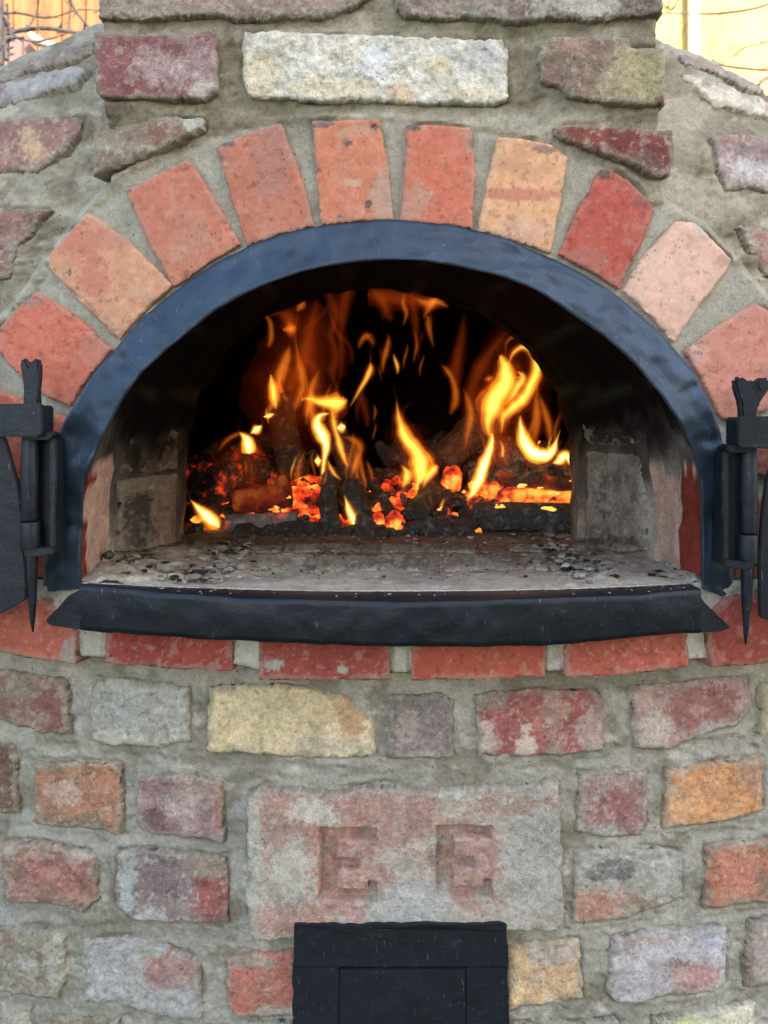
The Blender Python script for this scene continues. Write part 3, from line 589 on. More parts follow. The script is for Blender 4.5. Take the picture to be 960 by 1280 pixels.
def lathe(name, u, prof, d, mat, parent, n=24, sq=0.0, twist=0.0, **kw):
    """vertical turned piece: prof = [(v, radius in px)], axis at pixel u, distance d"""
    rings = []
    for k, (v, r) in enumerate(prof):
        cx, cy, cz = ray(u if np.isscalar(u) else u[k], v, d)
        r_ = r / F * d; a = np.linspace(0, 2 * math.pi, n, endpoint=False) + twist * k
        sup = 1.0 if not sq else 1 / (np.abs(np.cos(a)) ** 4 + np.abs(np.sin(a)) ** 4) ** .25
        rings.append(np.stack([cx + r_ * np.cos(a) * sup, cy + r_ * np.sin(a) * sup, cz + 0 * a], 1))
    Lr = np.stack(rings, 1); V = Lr.reshape(-1, 3); nv = Lr.shape[1]
    Fc = grid_faces(n, nv, wrap=True).tolist()
    Fc.append([i * nv for i in range(n)]); Fc.append([i * nv + nv - 1 for i in range(n)][::-1])
    o = mesh(name, V, Fc, mat, parent, **kw); fix_normals(o)
    for p in o.data.polygons[-2:]: p.use_smooth = False
    return o
def hinge(side):
    hg = empty('hinge', parent=oven)
    X = (lambda x: x) if side < 0 else (lambda x: 973 - x + (0))
    dv = 0 if side < 0 else 16
    D = .872
    f = 1 if side < 0 else -1
    xs_ = lambda pts: [(X(a), b + dv) for a, b in pts]
    slab('hinge_bracket', xs_([(46, 541), (60, 540), (67, 546), (69, 585), (66, 620), (69, 650), (66, 688), (60, 694), (46, 694)]), D + .012, .005, M_iron, hg, 'pl')
    slab('hinge_bracket', xs_([(62, 545), (70, 549), (71, 590), (69, 650), (70, 690), (62, 690)]), D - .004, .03, M_iron, hg, 'pl', bev=.001)
    slab('hinge_bracket', xs_([(30, 688), (66, 684), (68, 692), (36, 697), (30, 694)]), D - .012, .03, M_iron, hg, 'pl', bev=.001)
    slab('hinge_bracket', xs_([(27, 541), (60, 540), (66, 545), (60, 550), (27, 549)]), D - .010, .026, M_iron, hg, 'pl', bev=.001)
    lathe('hinge_pin', X(37), [(544 + dv, 9.5), (546 + dv, 10.6), (600 + dv, 10.8), (649 + dv, 10.4), (651 + dv, 9.8)], D - .002, M_iron, hg)
    lathe('hinge_pin', X(38), [(652 + dv, 11.2), (654 + dv, 12.0), (686 + dv, 11.8), (690 + dv, 10.6)], D - .002, M_iron, hg)
    lathe('spike', [X(39), X(39), X(40), X(40.5), X(41)], [(690 + dv, 8.6), (700 + dv, 8.8), (740 + dv, 6.4), (775 + dv, 3.4), (790 + dv, 1.0)], D - .002, M_iron, hg, n=4, twist=.03)
    if side < 0:
        slab('finial', [(28, 508), (29, 485), (26, 465), (24, 452), (27, 447), (32, 449), (36, 457), (40, 449), (45, 447), (49, 453), (49, 470), (47, 488), (48, 508)], D - .008, .011, M_iron, hg, 'pl', bev=.0022)
        slab('finial', [(38, 506), (44, 480), (47, 458), (49, 456), (49, 475), (46, 506)], D - .011, .004, M_iron, hg, 'pl', bev=.001)
    else:
        slab('finial', [(927, 526), (926, 505), (921, 490), (918, 480), (920, 472), (927, 470), (934, 474), (941, 480), (947, 474), (955, 471), (963, 473), (965, 482), (958, 493), (949, 506), (946, 526)], D - .010, .012, M_iron, hg, 'pl', bev=.0026)
        slab('finial', [(946, 482), (950, 476), (957, 474), (962, 479), (958, 488), (950, 491)], D - .013, .006, M_iron, hg, 'pl', bev=.0022)
    return hg
hinge(-1); hinge(1)
# the two open door leaves, each with its strap round the hinge pin
def door(side):
    dp = empty('door', parent=oven)
    if side < 0:
        poly = [(6, 548), (14, 575), (22, 605), (27, 640), (30, 690), (33, 735), (32, 750), (0, 768), (-60, 776), (-330, 776), (-330, 380), (-250, 395), (-160, 430), (-80, 470), (-30, 510)]
        st = [(-120, 506), (0, 505), (51, 504), (53, 508), (53, 542), (48, 546), (0, 546), (-120, 548)]
    else:
        poly = [(966, 575), (958, 600), (953, 640), (949, 700), (950, 772), (958, 775), (1000, 778), (1290, 780), (1290, 400), (1200, 420), (1110, 450), (1030, 500), (985, 540)]
        st = [(922, 523), (926, 520), (1000, 521), (1080, 523), (1080, 564), (1000, 562), (926, 560), (922, 556)]
    slab('door_panel', poly, .868, .006, M_iron, dp, 'pl')
    slab('strap', st, .853, .005, M_iron, dp, 'pl')
    slab('strap', [(a, b) for a, b in (st[:0] + ([(48, 506), (53, 508), (53, 543), (48, 545)] if side < 0 else [(922, 523), (927, 521), (927, 560), (922, 557)]))], .855, .03, M_iron, dp, 'pl')
door(-1); door(1)
# ash door at the foot of the wall ------------------------------------------
ash = empty('ash_door', parent=oven)
def rag(p, q, n, am=1.5):
    return [(p[0] + (q[0] - p[0]) * t + random.uniform(-am, am), p[1] + (q[1] - p[1]) * t + random.uniform(-am, am)) for t in np.linspace(0, 1, n, endpoint=False)]
slab('backing', [(372, 1162), (630, 1160), (632, 1416), (368, 1416)], BASE_Y - .006, .02, M_iron, ash)
slab('plate', rag((368, 1158), (634, 1156), 26) + rag((634, 1156), (635, 1209), 6) + [(635, 1209), (367, 1209)], BASE_Y - .0205, .012, M_iron, ash, bev=.0008)
slab('plate', [(366, 1209.6)] + [(424, 1209.6), (424, 1420)] + rag((364, 1420), (366, 1209.6), 20), BASE_Y - .0202, .012, M_iron, ash, bev=.0008)
slab('plate', [(583, 1209.6), (635, 1209.6)] + rag((635, 1211), (637, 1420), 20) + [(637, 1420), (583, 1420)], BASE_Y - .0203, .012, M_iron, ash, bev=.0008)
slab('door_leaf', [(424.6, 1212.0), (582.4, 1211.4), (582.4, 1418), (424.6, 1418)], BASE_Y - .0197, .010, M_iron, ash, bev=.0008)
0 and slab('handle', [(488, 1275), (518, 1275), (518, 1330), (488, 1330)], BASE_Y - .027, .008, M_iron, ash, bev=.002)

# ------------------------------------------------------------------ inside of the mouth
ZF = 1.1255                                    # hearth level
W1 = [(136, 700), (135, 640), (138, 590), (150, 540), (175, 490), (215, 440), (275, 390), (350, 352), (420, 337), (490, 333), (560, 338), (640, 362), (710, 402), (765, 455), (800, 520), (815, 590), (817, 650), (817, 700)]
NK = [(222, 700), (222, 650), (223, 600), (228, 545), (246, 485), (282, 428), (330, 388), (400, 362), (470, 355), (540, 364), (610, 390), (665, 433), (700, 483), (718, 540), (722, 600), (722, 650), (722, 700)]
def at_y(pts, y, n=90):
    r = resample(pts, n); P = ray(r[:, 0], r[:, 1], y - CAM[1]); return P
def straight(P, z=ZF - .01):                   # legs reach the hearth
    P = P.copy(); P[0, 2] = z; P[-1, 2] = z; return P
n_ = 90
LA = straight(at_y([(a, b) for a, b in RIM_IN], .03, n_)); cc = np.array([LA[:, 0].mean(), 0, 1.2])
LA[:, 0] += np.sign(LA[:, 0] - AX) * .006 * np.minimum(1, np.abs(LA[:, 0]) / .2); LA[:, 2] += np.where(LA[:, 2] > 1.3, .006, 0)
LA[:, 1] = cyl_y(LA[:, 0], .006)
LW = straight(at_y(W1, .15, n_)); LN = straight(at_y(NK, .30, n_))
LN0 = LN.copy(); LN0[:, 1] -= .02; LN0[:, [0, 2]] += (LN0[:, [0, 2]] - np.array([0, 1.2])) * .05
LW0 = LW * .96 + LA * .04
seq = [LA, LA * .5 + LW * .5, LW * .96 + LA * .04, LW, LW * .5 + LN * .5, LN0 * .15 + LN * .85, LN]
LN2 = LN.copy(); LN2[:, 1] = .345; LN3 = LN.copy(); LN3[:, 1] = .36; LN3[:, [0, 2]] += (LN3[:, [0, 2]] - np.array([0, 1.15])) * .06
def chamber(y, hw, hh):
    a = np.linspace(math.pi, 0, n_); P = np.stack([AX - .02 + hw * np.cos(a), y + 0 * a, ZF - .01 + hh * np.sin(a)], 1); return P
def densify(seq, m):
    out = []
    for a, b, k in zip(seq[:-1], seq[1:], m):
        for s in np.arange(k) / k: out.append(a * (1 - s) + b * s)
    out.append(seq[-1]); return np.stack(out, 1)
mouthP = densify(seq + [LN2, LN3], [14, 12, 3, 14, 10, 4, 6, 3])
def mouth_shape(P):
    u, v = pix(P)
    X, Y, Zz = P[..., 0], P[..., 1], P[..., 2]
    nz = fbm(np.stack([X * 30, Y * 30, Zz * 30], -1), 5)
    ctr = np.stack([0 * X, Y, 0 * X + 1.2], -1); n = (ctr - P); n /= np.linalg.norm(n, axis=-1, keepdims=True)
    a = np.arctan2(Zz - 1.15, X)
    # joints between the lining bricks
    nj = 11; ph = (a / math.pi * nj) % 1.0
    j = np.exp(-((np.minimum(ph, 1 - ph) * math.pi / nj * .35) / .004) ** 2)
    zj = np.where((Zz < 1.33) & (Y > .15), np.minimum.reduce([np.abs(Zz - 1.262 + .006 * nz), np.abs(Zz - 1.318 + .006 * nz)]), 9)
    j = np.maximum(np.where(Zz > 1.3, j, 0), np.exp(-(zj / .0035) ** 2))
    P = P + n * (.0050 * nz - .005 * j)[..., None]
    c = srgb_mix(lin((158, 150, 142)) + 0 * P, lin((122, 114, 108)), sm(-.3, .4, nz))
    soot = sm(1.16, 1.29, Zz + .03 * nz + .12 * (Y - .2)) * .995
    soot = np.maximum(soot, .5 * sm(.1, .5, fbm(np.stack([X * 14, Y * 14, Zz * 14 + 9], -1), 4)))
    c = srgb_mix(c, lin((16, 14, 14)), soot)
    red = (Y < np.where(X > 0, .092, .070) + .012 * nz) & (Zz < 1.232 + .02 * nz)
    c = np.where(red[..., None], lin((124, 56, 46)) * (1 + .3 * nz[..., None]), c)
    pink = ~red & (Y < .149) & (Zz < 1.235 + .02 * nz)
    c = np.where(pink[..., None], lin((190, 160, 146)) * (1 + .15 * nz[..., None]), c)
    c = srgb_mix(c, MORT * .18 + 0 * c, j * .6)
    return P, c
Pm, cm = mouth_shape(mouthP)
mouth = mesh('mouth_lining', Pm, grid_faces(*Pm.shape[:2]), M_soot, oven, cm.reshape(-1, 3))
cseq = [LN3, chamber(.37, .35, .40), chamber(.40, .43, .43), chamber(.50, .56, .47), chamber(.8, .70, .52), chamber(1.1, .66, .44), chamber(1.35, .5, .34), chamber(1.52, .25, .18), chamber(1.56, .01, .01)]
Pc = densify(cseq, [3, 4, 6, 10, 10, 8, 6, 4])
nzc = fbm(Pc * 18, 5); Pc[..., 2] += .008 * nzc; Pc[..., 0] += .006 * nzc
mesh('chamber_vault', Pc, grid_faces(*Pc.shape[:2]), M_soot, oven, (lin((60, 47, 40)) * (1 + .3 * nzc[..., None])).reshape(-1, 3))

# hearth: bricks under a crust of ash
xh = np.arange(-.40, .40, .0028); yh = np.concatenate([np.arange(-.012, .5, .0028), np.linspace(.52, 1.6, 40)])
XH, YH = np.meshgrid(xh, yh, indexing='ij')
XH = XH * (1 + np.clip(YH - .4, 0, 1) * 1.6)
q = lambda s, sd, o=5: fbm(np.stack([XH * s, YH * s, np.full_like(XH, sd)], -1), o)
HH = .0016 * q(20, 1) + .0012 * q(70, 2) + .0035 * sm(.2, .7, q(45, 3)) * sm(.08, .2, np.abs(XH - 0.0) + .1 * (YH > .18))
edge = sm(.19, .26, np.abs(XH - AX)) * sm(.0, .08, YH)
HH += .006 * edge * (q(28, 4) * .5 + .6)
ZH = ZF + HH + .001
yfront = cyl_y(XH, -.004)
c = srgb_mix(lin((162, 154, 140)) + 0 * np.stack([XH] * 3, -1), lin((140, 132, 124)), sm(-.3, .4, q(16, 6)))
c = srgb_mix(c, lin((172, 120, 98)), .75 * sm(.1, .5, q(9, 9)) * sm(.05, .12, YH) * (1 - edge))
c = srgb_mix(c, lin((98, 92, 88)), .8 * sm(.15, .55, q(40, 11)) * sm(.06, .16, YH))
c = srgb_mix(c, lin((206, 200, 190)), .6 * sm(.4, .7, q(60, 13)))
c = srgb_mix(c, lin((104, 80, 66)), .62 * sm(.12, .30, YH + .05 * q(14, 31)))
front_ash = 1 - sm(.02, .07, YH + .02 * q(12, 15)); c = srgb_mix(c, lin((178, 170, 158)), .7 * front_ash)
# joint between the front and the second row of hearth bricks
jy = .118 + .006 * q(8, 20); jr = np.exp(-((YH - jy) / .004) ** 2) * sm(-.22, -.16, XH) * (1 - sm(.16, .2, XH))
ZH -= .004 * jr; c = srgb_mix(c, lin((92, 86, 80)), .8 * jr)
for xj in (-.17, -.045, .08, .205):
    jj = np.exp(-((XH - xj - .003 * q(15, 21)) / .0025) ** 2) * (YH > .118) * (YH < .36); ZH -= .0025 * jj; c = srgb_mix(c, lin((100, 92, 86)), .6 * jj)
PH = np.stack([XH, YH, ZH], -1); keep = YH > yfront - .004
PHv, FH, cH = drop_unused(PH.reshape(-1, 3), grid_faces(*XH.shape, keep=keep), c.reshape(-1, 3))
mesh('hearth', PHv, FH, M_soot, oven, cH)

def hit_gen(p0, nrm):
    p0 = np.array(p0, float); nrm = np.array(nrm, float); nrm /= np.linalg.norm(nrm)
    def f(u, v):
        D = ray(u, v, 1.0) - CAM; t = ((p0 - CAM) @ nrm) / (D @ nrm); P = CAM + D * t[..., None]; return P, np.zeros_like(P) + nrm
    return f
SURF['jamb_left'] = hit_gen((-.305, .15, 1.2), (.15, -.0425, 0)); SURF['jamb_right'] = hit_gen((.299, .15, 1.2), (-.15, -.0528, 0))
SURF['hearth'] = hit_gen((0, .15, ZF), (0, 0, 1))
for k_ in ('jamb_left', 'jamb_right', 'hearth'): ALL[k_] = []
jamb = empty('mouth_jamb', parent=oven)
JB = dict(mat=M_soot, rough=1.6, relief=.0018, sink=.02, smear=.25, h=.006)
brick(jamb, 'jamb_left', [(144, 600), (170, 596), (217, 593), (216, 682), (180, 687), (144, 690)], (150, 134, 120), (112, 100, 92), [(165, 650, 22, 30, (70, 66, 62), .8), (200, 630, 14, 40, (158, 134, 116), .7)], **JB)
brick(jamb, 'jamb_left', [(150, 528), (190, 524), (221, 540), (218, 586), (146, 592)], (104, 94, 86), (70, 62, 58), [(190, 545, 34, 18, (50, 44, 42), .8)], **JB)
brick(jamb, 'jamb_left', [(166, 478), (200, 452), (234, 482), (224, 532), (154, 518)], (58, 50, 46), (44, 38, 36), **JB)
brick(jamb, 'jamb_right', [(738, 564), (806, 568), (811, 688), (780, 690), (736, 684)], (142, 128, 116), (104, 94, 86), [(760, 620, 12, 40, (74, 66, 62), .7), (780, 600, 24, 24, (124, 112, 102), .7), (770, 680, 40, 10, (70, 64, 60), .8)], **JB)
brick(jamb, 'jamb_right', [(727, 500), (745, 484), (790, 488), (805, 560), (738, 556)], (76, 66, 60), (50, 44, 42), **JB)
brick(jamb, 'jamb_right', [(712, 470), (700, 440), (744, 428), (784, 478), (745, 478), (724, 494)], (46, 40, 38), (38, 34, 32), **JB)
HB = dict(mat=M_brick, rough=1.0, relief=.0012, sink=.02, smear=.55, h=.0030)
for pl, c1_ in (([(252, 694), (392, 695), (388, 714), (236, 712)], (150, 124, 108)), ([(400, 695), (540, 695), (548, 715), (394, 716)], (140, 118, 106)), ([(548, 695), (680, 693), (700, 712), (556, 715)], (156, 120, 100)),
                ([(262, 682), (352, 683), (348, 692), (256, 691)], (146, 112, 94)), ([(358, 682), (470, 682), (470, 692), (354, 692)], (132, 106, 92)), ([(478, 682), (590, 682), (596, 692), (476, 692)], (120, 96, 84)), ([(598, 682), (690, 681), (700, 690), (604, 691)], (130, 100, 86))):
    brick(oven, 'hearth', pl, c1_, (122, 112, 104), [(sum(p[0] for p in pl) / 4 - 20, pl[0][1] + 8, 40, 6, (150, 146, 138), .6)], name='hearth_brick', **HB)

# small pieces: ash flakes and bits of charcoal
def rock(n=1, jag=.35, sd=0):
    bm = bmesh.new(); bmesh.ops.create_icosphere(bm, subdivisions=n, radius=1)
    r = random.Random(sd)
    if n == 2: jag = jag * .55
    for v in bm.verts: v.co *= 1 + r.uniform(-jag, jag)
    V = np.array([v.co[:] for v in bm.verts]); Fc = [[v.index for v in f.verts] for f in bm.faces]; bm.free(); return V, Fc
def scatter(name, pts, sizes, flat, mat, parent, col=None, lv=1, **kw):
    Vs, Fs, cs = [], [], []; off = 0
    for k, (p, s) in enumerate(zip(pts, sizes)):
        V, Fc = rock(lv, .35, k); a = random.uniform(0, 6.28); st = random.uniform(.6, 1.6)
        V = V * [st, 1, flat]; V = V @ np.array([[math.cos(a), math.sin(a), 0], [-math.sin(a), math.cos(a), 0], [0, 0, 1]])
        Vs.append(V * s + p); Fs += [[i + off for i in f] for f in Fc]; off += len(V)
        if col is not None: cs.append(np.tile(col(k), (len(V), 1)))
    return mesh(name, np.concatenate(Vs), Fs, mat, parent, np.concatenate(cs) if cs else None, smooth=False, **kw)
pts, sz = [], []
for k in range(1500):
    x = random.gauss(0, .5)
    if random.random() < .65: x = random.choice((-1, 1)) * random.uniform(.17, .31) + AX; y = random.uniform(.03, .28)
    else: x = random.uniform(-.27, .27); y = random.uniform(.05, .37) ** 1
    if y < cyl_y(x, .01) + .005: continue
    s = abs(random.gauss(0, .0023 if abs(x) > .16 else .0013)) + .0008
    pts.append((x, y, ZF + .002 + .5 * s)); sz.append(s)
for k in range(70):                            # crumbs on the ledge of the sill bar
    x = random.uniform(-.27, .29); pts.append((x, cyl_y(x, random.uniform(-.033, -.008)), 1.1275)); sz.append(random.uniform(.0005, .0016))
gr = [lin(x) for x in ((84, 80, 76), (156, 150, 142), (120, 114, 108), (140, 134, 126), (52, 50, 48), (176, 170, 162))]
scatter('ash_debris', pts, sz, .45, M_soot, None, lambda k: gr[(k * 7) % 6], kind='stuff', label='grey ash and charcoal crumbs strewn over the hearth floor', category='ash')

# ------------------------------------------------------------------ wood, coals, flames
def glow_mat(name, heat, ash_, thr, char=(.030, .025, .022), scale=90):
    """charred wood or coal: dark crust, grey ash, incandescent cracks and faces"""
    m, n, l, b = mat_new(name)
    tc = n.new('ShaderNodeTexCoord').outputs['Object']
    a = noise_node(n, l, scale, 6, .6, tc); g = noise_node(n, l, scale * .35, 4, .6, tc)
    vor = n.new('ShaderNodeTexVoronoi'); vor.feature = 'DISTANCE_TO_EDGE'; vor.inputs['Scale'].default_value = scale * .8; l.new(tc, vor.inputs['Vector'])
    r = ramp(n, l, a.outputs['Fac'], [(.35, char), (.55, [x * 1.5 + .01 * ash_ for x in char]), (.72, (.32 * ash_, .30 * ash_, .29 * ash_))])
    l.new(r.outputs[0], b.inputs['Base Color']); b.inputs['Roughness'].default_value = .85
    bp = n.new('ShaderNodeBump'); bp.inputs['Strength'].default_value = .9; bp.inputs['Distance'].default_value = .004
    mt = n.new('ShaderNodeMath'); mt.operation = 'ADD'; l.new(a.outputs['Fac'], mt.inputs[0])
    vr = ramp(n, l, vor.outputs['Distance'], [(0, 0), (.12, .5)]); l.new(vr.outputs[0], mt.inputs[1])
    l.new(mt.outputs[0], bp.inputs['Height']); l.new(bp.outputs[0], b.inputs['Normal'])
    if heat > 0:
        hc = ramp(n, l, g.outputs['Fac'], [(thr, (0, 0, 0)), (thr + .05, (.30, .010, .004)), (thr + .13, (1.0, .07, .012)), (thr + .24, (1.6, .42, .05))])
        va = ramp(n, l, a.outputs['Fac'], [(.30, .15), (.60, 1.0)])
        mx = n.new('ShaderNodeMix'); mx.data_type = 'RGBA'; mx.blend_type = 'MULTIPLY'; mx.inputs[0].default_value = 1
        l.new(hc.outputs[0], mx.inputs[6]); l.new(va.outputs[0], mx.inputs[7])
        l.new(mx.outputs[2], b.inputs['Emission Color']); b.inputs['Emission Strength'].default_value = heat * EM
    return m
M_char = glow_mat('charred_wood', 0, .7, 1)
M_charhot = glow_mat('charred_wood_glowing', .9, .9, .57)
M_ashlog = glow_mat('ash_grey_wood', .8, 1.3, .58, (.16, .14, .14), 60)
M_redwood = glow_mat('red_hot_wood', .20, .1, .44, (.03, .012, .01), 50)
M_coal = glow_mat('glowing_coal', 1.6, .35, .38, (.03, .012, .01), 60)
M_coalhot = glow_mat('orange_hot_coal', 1.25, .3, .38, (.03, .012, .01), 60)
M_bark = glow_mat('warm_brown_wood', 0, .35, 1, (.10, .045, .022), 70)

def log(name, p0, p1, r0, r1, mat, label, n=26, m=22, ends=True, rag=.22, group='burning logs', square=0.0):
    """p = (u, v, y) of the axis ends, r in pixels"""
    a = ray(p0[0], p0[1], p0[2] - CAM[1]); b = ray(p1[0], p1[1], p1[2] - CAM[1])
    ra = r0 / F * (p0[2] - CAM[1]); rb = r1 / F * (p1[2] - CAM[1])
    ax = b - a; Ln = np.linalg.norm(ax); ax /= Ln
    s1 = np.cross(ax, [0, 1, .3]); s1 /= np.linalg.norm(s1); s2 = np.cross(ax, s1)
    ang = np.linspace(0, 2 * math.pi, n, endpoint=False); ts = np.r_[0, np.linspace(0, 1, m), 1]
    sd_ = random.uniform(0, 99); rows = []
    for k, t in enumerate(ts):
        r = (ra * (1 - t) + rb * t)
        nz = fbm(np.stack([np.cos(ang) * 2.2, np.sin(ang) * 2.2, 0 * ang + t * 2 + sd_], 1), 4) * rag + .5 * rag * vnoise(np.stack([ang * 3, 0 * ang, t * Ln * 60 + 0 * ang + sd_], 1))
        sq = (1 / (np.abs(np.cos(ang)) ** 5 + np.abs(np.sin(ang)) ** 5) ** .2) if square else 1
        rr = r * (1 + nz) * sq * (.12 if (k == 0 or k == len(ts) - 1) else (.9 if k in (1, len(ts) - 2) else 1))
        bend = .04 * Ln * math.sin(t * 3.1) * math.sin(sd_)
        rows.append(a + ax * (t * Ln) + s1 * bend + rr[:, None] * (np.cos(ang)[:, None] * s1 + np.sin(ang)[:, None] * s2))
    Lg = np.stack(rows, 1) - a; nv = Lg.shape[1]
    Fc = grid_faces(n, nv, wrap=True).tolist(); Fc.append([i * nv for i in range(n)]); Fc.append([i * nv + nv - 1 for i in range(n)][::-1])
    o = mesh(name, Lg, Fc, mat, None, label=label, category='log', group=group); o.location = a; fix_normals(o); return o
log('log', (292, 580, .60), (385, 632, .52), 30, 22, M_charhot, 'thick split log with a glowing curved end, left of the tall flames')
log('log', (232, 600, .56), (292, 608, .50), 30, 27, M_charhot, 'blackened round log end at the far left of the fire')
log('log', (352, 500, .60), (368, 590, .50), 14, 17, M_char, 'short black log standing up behind the left embers', square=1)
log('log', (330, 552, .66), (372, 606, .58), 16, 16, M_char, 'black split log leaning down to the right under the small left flame')
log('log', (350, 600, .47), (358, 640, .44), 12, 10, M_redwood, 'narrow dull red billet standing beside the left embers', square=1)
log('log', (296, 624, .46), (345, 622, .44), 15, 14, M_redwood, 'dull red plank lying on top of the ash covered log', square=1)
log('log', (281, 655, .40), (372, 650, .42), 12, 11, M_ashlog, 'pale ash covered log lying flat at the front left')
log('log', (413, 592, .46), (416, 668, .40), 9, 13, M_char, 'upright charred stick with a square foot, left one of the front pair', square=1)
log('log', (438, 606, .45), (463, 668, .39), 14, 12, M_char, 'charred round stick leaning left to right, right one of the front pair')
log('log', (415, 530, .60), (440, 600, .50), 12, 13, M_char, 'dark stick between the two bright middle flames')
log('log', (466, 600, .62), (478, 652, .52), 20, 16, M_bark, 'brown lit log standing behind the leaning front stick')
log('log', (552, 612, .52), (508, 652, .42), 14, 12, M_char, 'black stick slanting down to the middle embers', rag=.2)
log('log', (620, 512, .66), (552, 578, .58), 20, 18, M_bark, 'brown split plank leaning up behind the right flames', square=1)
log('log', (545, 560, .75), (600, 605, .66), 26, 24, M_char, 'dark log lying at the back right of the oven')
log('log', (628, 566, .56), (722, 586, .50), 15, 14, M_char, 'black log lying across under the brightest right flames', rag=.2)
log('log', (618, 592, .50), (722, 606, .46), 8, 8, M_redwood, 'thin red hot stick crossing the right side')
log('log', (650, 622, .50), (724, 628, .46), 16, 15, M_coal, 'ember cracked log behind the black front log on the right', rag=.2)
log('log', (590, 647, .415), (745, 657, .40), 14, 17, M_char, 'large black log lying along the front right', square=1)
log('log', (500, 560, .80), (495, 640, .70), 16, 20, M_char, 'tall dark log standing in the middle background')
def coal(u, v, y, ru, rv, mat, label, group='coals on the hearth', sd=0, cat='coal'):
    V, Fc = rock(4, 0, sd + 3); V = V * (1 + .30 * fbm(V * 1.3 + sd, 3) + .10 * fbm(V * 4 + sd, 4))[:, None]; d = y - CAM[1]; V = V * [ru / F * d, ru / F * d * .9, rv / F * d]
    p = ray(u, v, d); o = mesh('coal', V, Fc, mat, None, label=label, category=cat, group=group); o.location = p; return o
coal(245, 663, .375, 9, 9, M_char, 'small square black coal at the left end of the fire', sd=1)
coal(494, 655, .39, 11, 14, M_coal, 'round dull red coal standing right of the front stick pair', sd=2)
coal(473, 655, .40, 8, 17, M_coal, 'tall narrow red coal touching the leaning front stick', sd=3)
coal(612, 613, .47, 16, 12, M_coalhot, 'glowing orange red lump left of the flat right coals', sd=4)
coal(640, 622, .46, 22, 14, M_coalhot, 'largest glowing orange coal behind the black front log', sd=5)
coal(136, 694, .12, 8, 5, M_char, 'black lump of charcoal by the left jamb', sd=6)
coal(462, 671, .375, 7, 6, M_ashlog, 'tan cut end of a stick at the foot of the front pair', sd=7)
coal(565, 600, .50, 12, 16, M_coal, 'red coal behind the slanting black stick', sd=8)
def heap(name, regions, mat, label, size, flat=.7):
    pts, sz = [], []
    for (u0, u1, v0, v1, y0, y1, n) in regions:
        for k in range(n):
            s = random.random(); u = random.uniform(u0, u1); v = v1 + (v0 - v1) * s; y = y0 + (y1 - y0) * s
            pts.append(tuple(ray(u, v, y - CAM[1]))); sz.append(random.uniform(*size))
    return scatter(name, pts, sz, flat, mat, None, lv=2, kind='stuff', label=label, category='embers')
heap('ember_bed', [(505, 598, 645, 666, .39, .46, 150), (622, 716, 603, 638, .42, .55, 150), (590, 640, 600, 640, .44, .55, 70)], M_coalhot, 'orange hot bed of embers at the front centre and right', (.003, .009))
heap('ember_bed', [(338, 402, 595, 640, .43, .54, 170), (350, 425, 642, 664, .40, .45, 90), (428, 450, 650, 668, .41, .44, 30), (462, 520, 600, 650, .46, .56, 60), (240, 340, 590, 650, .46, .56, 60)], M_coal, 'red embers heaped between the left logs and the sticks', (.003, .009))
heap('char_heap', [(235, 400, 610, 660, .48, .62, 60), (450, 600, 590, 650, .55, .72, 70), (600, 740, 560, 640, .58, .7, 50), (480, 600, 655, 672, .37, .40, 26), (300, 480, 662, 676, .36, .40, 36)], M_char, 'black charred lumps filling the back of the fire', (.008, .02))
# white hot spots on the right hand coals
def hot(name, col, s):
    m, n, l, b = mat_new(name); b.inputs['Base Color'].default_value = (.2, .05, .02, 1)
    b.inputs['Emission Color'].default_value = (*col, 1); b.inputs['Emission Strength'].default_value = s * EM; return m
M_hot = hot('white_hot_coal', (1, .50, .09), 1.7)
hp, hz = [], []
for (u, v, ru, y) in [(655, 607, 9, .435), (672, 611, 7, .43), (692, 615, 8, .43), (622, 632, 9, .40), (682, 636, 14, .395), (706, 642, 8, .395), (716, 600, 5, .43), (549, 636, 4, .40), (396, 576, 4, .43), (575, 660, 10, .395), (360, 622, 5, .43), (346, 634, 4, .43)]:
    for q_ in range(4):
        hp.append(tuple(ray(u + random.uniform(-1, 1) * ru * .7, v + random.uniform(-2, 2), y - CAM[1]))); hz.append(ru / F * random.uniform(.25, .55))
scatter('hot_embers', hp, hz, .45, M_hot, None, lv=2, kind='stuff', label='yellow white hot spots on the right hand coals', category='embers')
